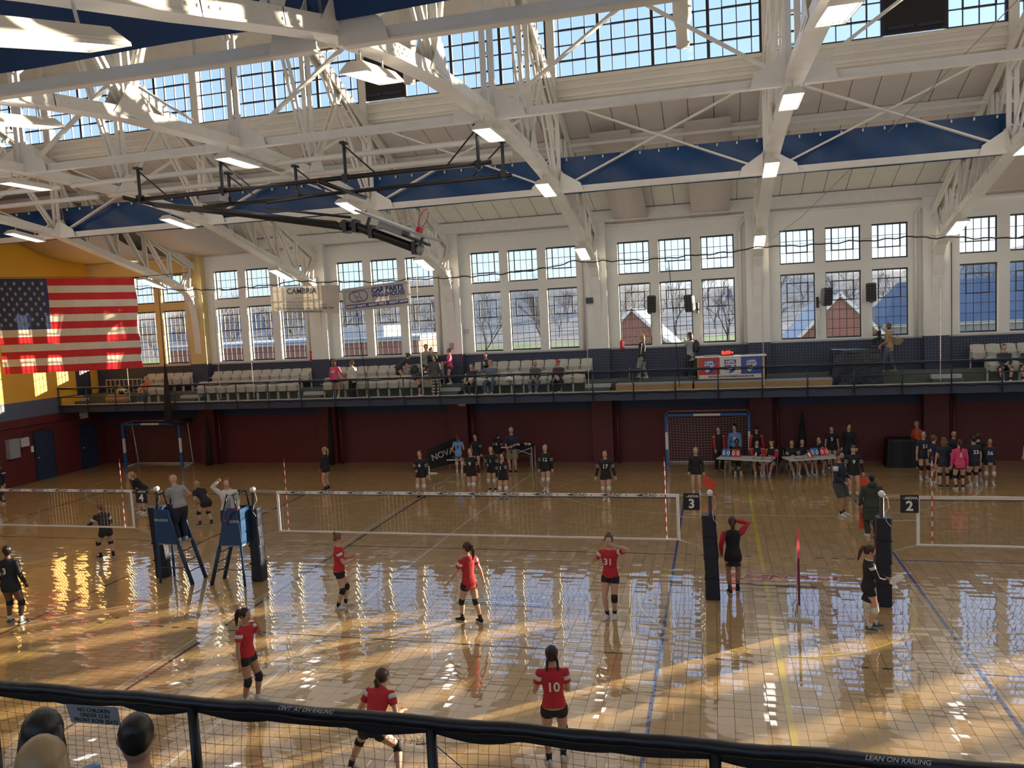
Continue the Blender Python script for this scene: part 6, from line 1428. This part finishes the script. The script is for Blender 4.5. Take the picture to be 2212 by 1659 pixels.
for i in range(7): b.loft([(0, -.01, .12 + i * .12), (0, -.01, .16 + i * .12)], [(.155, .115)] * 2, n=10, side=(1, 0, 0), cap=False)
acc(pl, 'check_bands', b, MATS['cloth_black'])
person('girl in navy top with white shoulders bending at the railing', -6.15, 13.35, 3.115, face=-72, h=1.66, lean=62, hip=(0, -.08, .48), hl=(-.08, .30, .40), hr=(.08, .30, .36), top='navy', sleeve='short', stripe=('white', .0, .25), hair='pony', hc='brown', knee='navy', sock=None)
BS = dict(hip=(0, -.02, .255), fl=(-.07, .23, 0), fr=(.07, .25, 0), hl=(-.07, .18, .34), hr=(.07, .20, .33), vox=.018, legs='trousers', sleeve='long')
person('seated woman in black with long light hair holding a cup', -4.02, 13.78, 3.115, face=178, h=1.60, top='black', lc='black', hair='long', hc='lbrown', **BS)
cup = MB().loft([(-3.98, 13.42, 3.66), (-3.98, 13.42, 3.84)], [(.035, .035), (.045, .045)], n=10); tag(cup.build('paper_cup', WHITE, None, True), 'white cup held by the seated woman in black', 'cup')
person('seated woman in black holding a pale mug in the back row', -3.62, 14.6, 3.50, face=182, h=1.62, top='black', lc='slate', hair='pony', hc='brown', **{**BS, 'hl': (-.02, .15, .48)})
cup = MB().loft([(-3.62, 14.28, 4.22), (-3.62, 14.28, 4.40)], [(.04, .04), (.045, .045)], n=10); tag(cup.build('mug', mat('pale_teal', (.35, .55, .5), .5), None, True), 'pale teal mug held by the woman in the back row', 'mug')
cm_ = person('seated bearded man in slate sweatshirt and yellowish cap', -3.22, 13.78, 3.115, face=180, h=1.78, top='slate', lc='jean', hair='short', hc='grey', fat=1.3, **{**BS, 'hr': (.32, .10, .56)}); cap(cm_, MATS['cloth_tan'], 1.78)
person('seated bald man in dark grey hoodie on the far balcony', -1.35, 13.74, 3.115, face=176, h=1.66, top='dgrey', lc='slate', hair='bald', skin='tan', fat=1.15, look=(-15, -5), **BS)
rc2 = person('seated man in red cap and dark maroon coat on the far balcony', -.42, 13.74, 3.115, face=172, h=1.66, top='maroon', lc='black', hair='short', hc='grey', skin='pink', fat=1.2, look=(30, -5), **BS); cap(rc2, RED, 1.66, 30)
tag(MB().loft([(-2.55, 13.55, 3.64), (-2.4, 13.55, 3.75), (-2.2, 13.55, 3.66)], [(.12, .05), (.14, .12), (.10, .05)], n=8, side=(0, 1, 0)).build('white_bag', WHITE, None, True), 'white and black bag on the seat right of the capped man', 'bag')
tag(MB().loft([(-7.45, 14.45, 3.95), (-7.45, 14.45, 4.05), (-7.42, 14.45, 4.25), (-7.40, 14.45, 4.38)], [(.14, .10), (.17, .12), (.14, .10), (.05, .04)], n=9, side=(1, 0, 0)).build('backpack', BLACK, None, True), 'black backpack standing on the back row seats left', 'backpack')
tag(MB().loft([(-6.75, 14.45, 3.95), (-6.75, 14.45, 4.05), (-6.72, 14.45, 4.25), (-6.70, 14.45, 4.36)], [(.16, .12), (.19, .13), (.16, .12), (.06, .05)], n=9, side=(1, 0, 0)).build('backpack', BLACK, None, True), 'black rounded backpack on the back row seats behind the bending girl', 'backpack')
person('girl with long blond hair seated at the left end of the balcony', -19.55, 13.76, 3.115, face=165, h=1.55, top='orange', lc='jean', hair='long', hc='blond', **BS)
lc_ = person('child in orange and white top leaning over a patterned cushion, left balcony', -20.75, 13.75, 3.30, face=70, h=1.25, lean=70, hip=(0, -.06, .28), top='cream', lc='black', hair='long', hc='blond', vox=.018, sleeve='long', legs='trousers', hl=(-.08, .36, .20), hr=(.08, .36, .20), fl=(-.06, .0, 0), fr=(.06, .05, 0))
b = MB().loft([(-21.55, 13.55, 3.32), (-21.45, 13.55, 3.33), (-20.5, 13.55, 3.33), (-20.4, 13.55, 3.32)], [(.12, .14), (.18, .2), (.18, .2), (.12, .14)], n=10, side=(0, 1, 0)); tag(b.build('patterned_cushion', mat('patterned_cloth', (.42, .26, .15), .8, var=.8, vscale=22), None, True), 'brown and cream patterned cushion on the left balcony', 'cushion')
w1_ = person('blond woman in black padded coat walking left on the far balcony', 2.82, 14.5, 3.50, face=74, h=1.74, top='black', sleeve='long', hem=-.10, legs='trousers', lc='sage', hair='long', hc='blond', fl=(-.05, .08, 0), fr=(.05, -.06, 0))
w2_ = person('woman in grey coat with black backpack walking left on the far balcony', 4.66, 14.5, 3.50, face=68, h=1.74, top='grey', sleeve='long', hem=-.12, legs='trousers', lc='black', shoe='black', hair='long', hc='brown', hl=(-.03, .10, .84), fl=(-.05, .10, 0), fr=(.05, -.08, 0), fat=1.1)
acc(w2_, 'backpack', MB().loft([(.06, -.20, .95), (.06, -.24, 1.05), (.06, -.24, 1.3), (.06, -.19, 1.42)], [(.12, .08), (.16, .12), (.15, .11), (.08, .06)], n=10, side=(1, 0, 0)), BLACK)
w3_ = person('woman in tan coat with shoulder bag walking left on the far balcony', 11.72, 14.5, 3.50, face=72, h=1.76, top='tan', sleeve='long', hem=-.06, legs='trousers', lc='jean', shoe='khaki', hair='bob', hc='auburn', hl=(-.05, .14, .55), fl=(-.05, .12, 0), fr=(.05, -.10, 0))
acc(w3_, 'shoulder_bag', MB().add([(.2 + e, y_, z_) for e in (-.05, .05) for y_, z_ in ((-.05, 1.28), (-.48, 1.12), (-.34, .95), (.02, .98))], [(0, 1, 2, 3), (7, 6, 5, 4), (0, 4, 5, 1), (1, 5, 6, 2), (2, 6, 7, 3), (3, 7, 4, 0)]).tube([(.2, -.05, 1.28), (.12, -.05, 1.48), (.2, -.4, 1.14)], .01), MATS['cloth_khaki'], False)
held('pink_bottle', w3_, 0, MB().tube([(0, .05, -.34), (0, .04, -.10), (0, .04, -.06)], [.04, .04, .02]), K['pink'], 'pink bottle held by the woman in the tan coat', 'bottle')
person('young child in black carried in front of the woman in the tan coat', 11.38, 14.42, 4.36, face=60, h=.88, top='black', sleeve='long', legs='trousers', lc='black', shoe='black', hair='short', hc='brown', vox=.018, hip=(0, -.02, .40), fl=(-.06, .18, .10), fr=(.06, .18, .10), hl=(-.1, .2, .6), hr=(.1, -.02, .7))
person('seated boy in navy hoodie and shorts at the right end of the balcony', 15.22, 13.72, 3.115, face=172, h=1.66, top='navy', lc='black', hair='short', hc='brown', knee=None, sock='black', look=(0, -30), **{**BS, 'legs': 'long_shorts'})
person('second seated boy in dark hoodie cut by the right frame edge', 15.95, 13.74, 3.115, face=160, h=1.62, top='black', lc='dgrey', hair='short', hc='blond', knee=None, sock='black', look=(20, -20), **{**BS, 'legs': 'long_shorts'})
# spectators on the near balcony, in the foreground
NS = dict(hip=(0, -.02, .22), fl=(-.07, .22, 0), fr=(.07, .22, 0), hl=(-.07, .18, .24), hr=(.07, .20, .23), lean=6, vox=.010, legs='trousers', sleeve='long')
person('spectator with very dark long hair in denim jacket in the front row', 2.50, -13.90, 3.14, face=38, h=1.70, top='lblue', lc='black', hair='long', hc='black', **NS)
person('blond spectator seen from behind at the lower left corner', 3.22, -14.58, 3.50, face=40, h=1.62, top='black', lc='black', hair='long', hc='blond', **NS)
ms = person('man with short black hair holding a phone in the front row', 2.89, -13.75, 3.10, face=34, h=1.66, top='navy', lc='black', hair='short', hc='black', skin='tan', look=(0, -15), **{**NS, 'hr': (.14, .20, .36)})
held('mobile_phone', ms, 1, MB().box(-.03, .12, .04, .05, .0, .08), BLACK, 'black phone held by the man with short black hair', 'phone')
person('spectator in black trousers with raised knees right of the man with a phone', 3.30, -13.72, 3.115, face=20, h=1.30, top='black', lc='black', hair='bun', hc='black', hip=(0, -.10, .22), fl=(-.12, .24, .12), fr=(.14, .24, .12), hl=(-.1, .12, .40), hr=(.1, .12, .40), lean=-10, vox=.011, legs='trousers', sleeve='long')
person('grey blond spectator whose hair top shows at the lower edge right of centre', 5.34, -13.95, 3.115, face=4, h=1.66, top='grey', lc='black', hair='short', hc='blond', **NS)

# turn the voxel surfaces into final meshes, hands joined to the bodies
bpy.context.view_layer.update()
dg = bpy.context.evaluated_depsgraph_get()
for o, extra in BLOBS:
    me = bpy.data.meshes.new_from_object(o.evaluated_get(dg))
    if extra:
        nv = len(me.vertices); bm = bmesh.new(); bm.from_mesh(me); em = extra.mesh('hands', o.data.materials[0], True); bm.from_mesh(em); bm.to_mesh(me); bm.free(); bpy.data.meshes.remove(em)
    for p in me.polygons: p.use_smooth = True
    old = o.data; o.modifiers.clear(); o.data = me; bpy.data.meshes.remove(old); me.name = o.name
for o in list(S.objects):
    for k in ('_hc', '_w0', '_w1'):
        if k in o: del o[k]
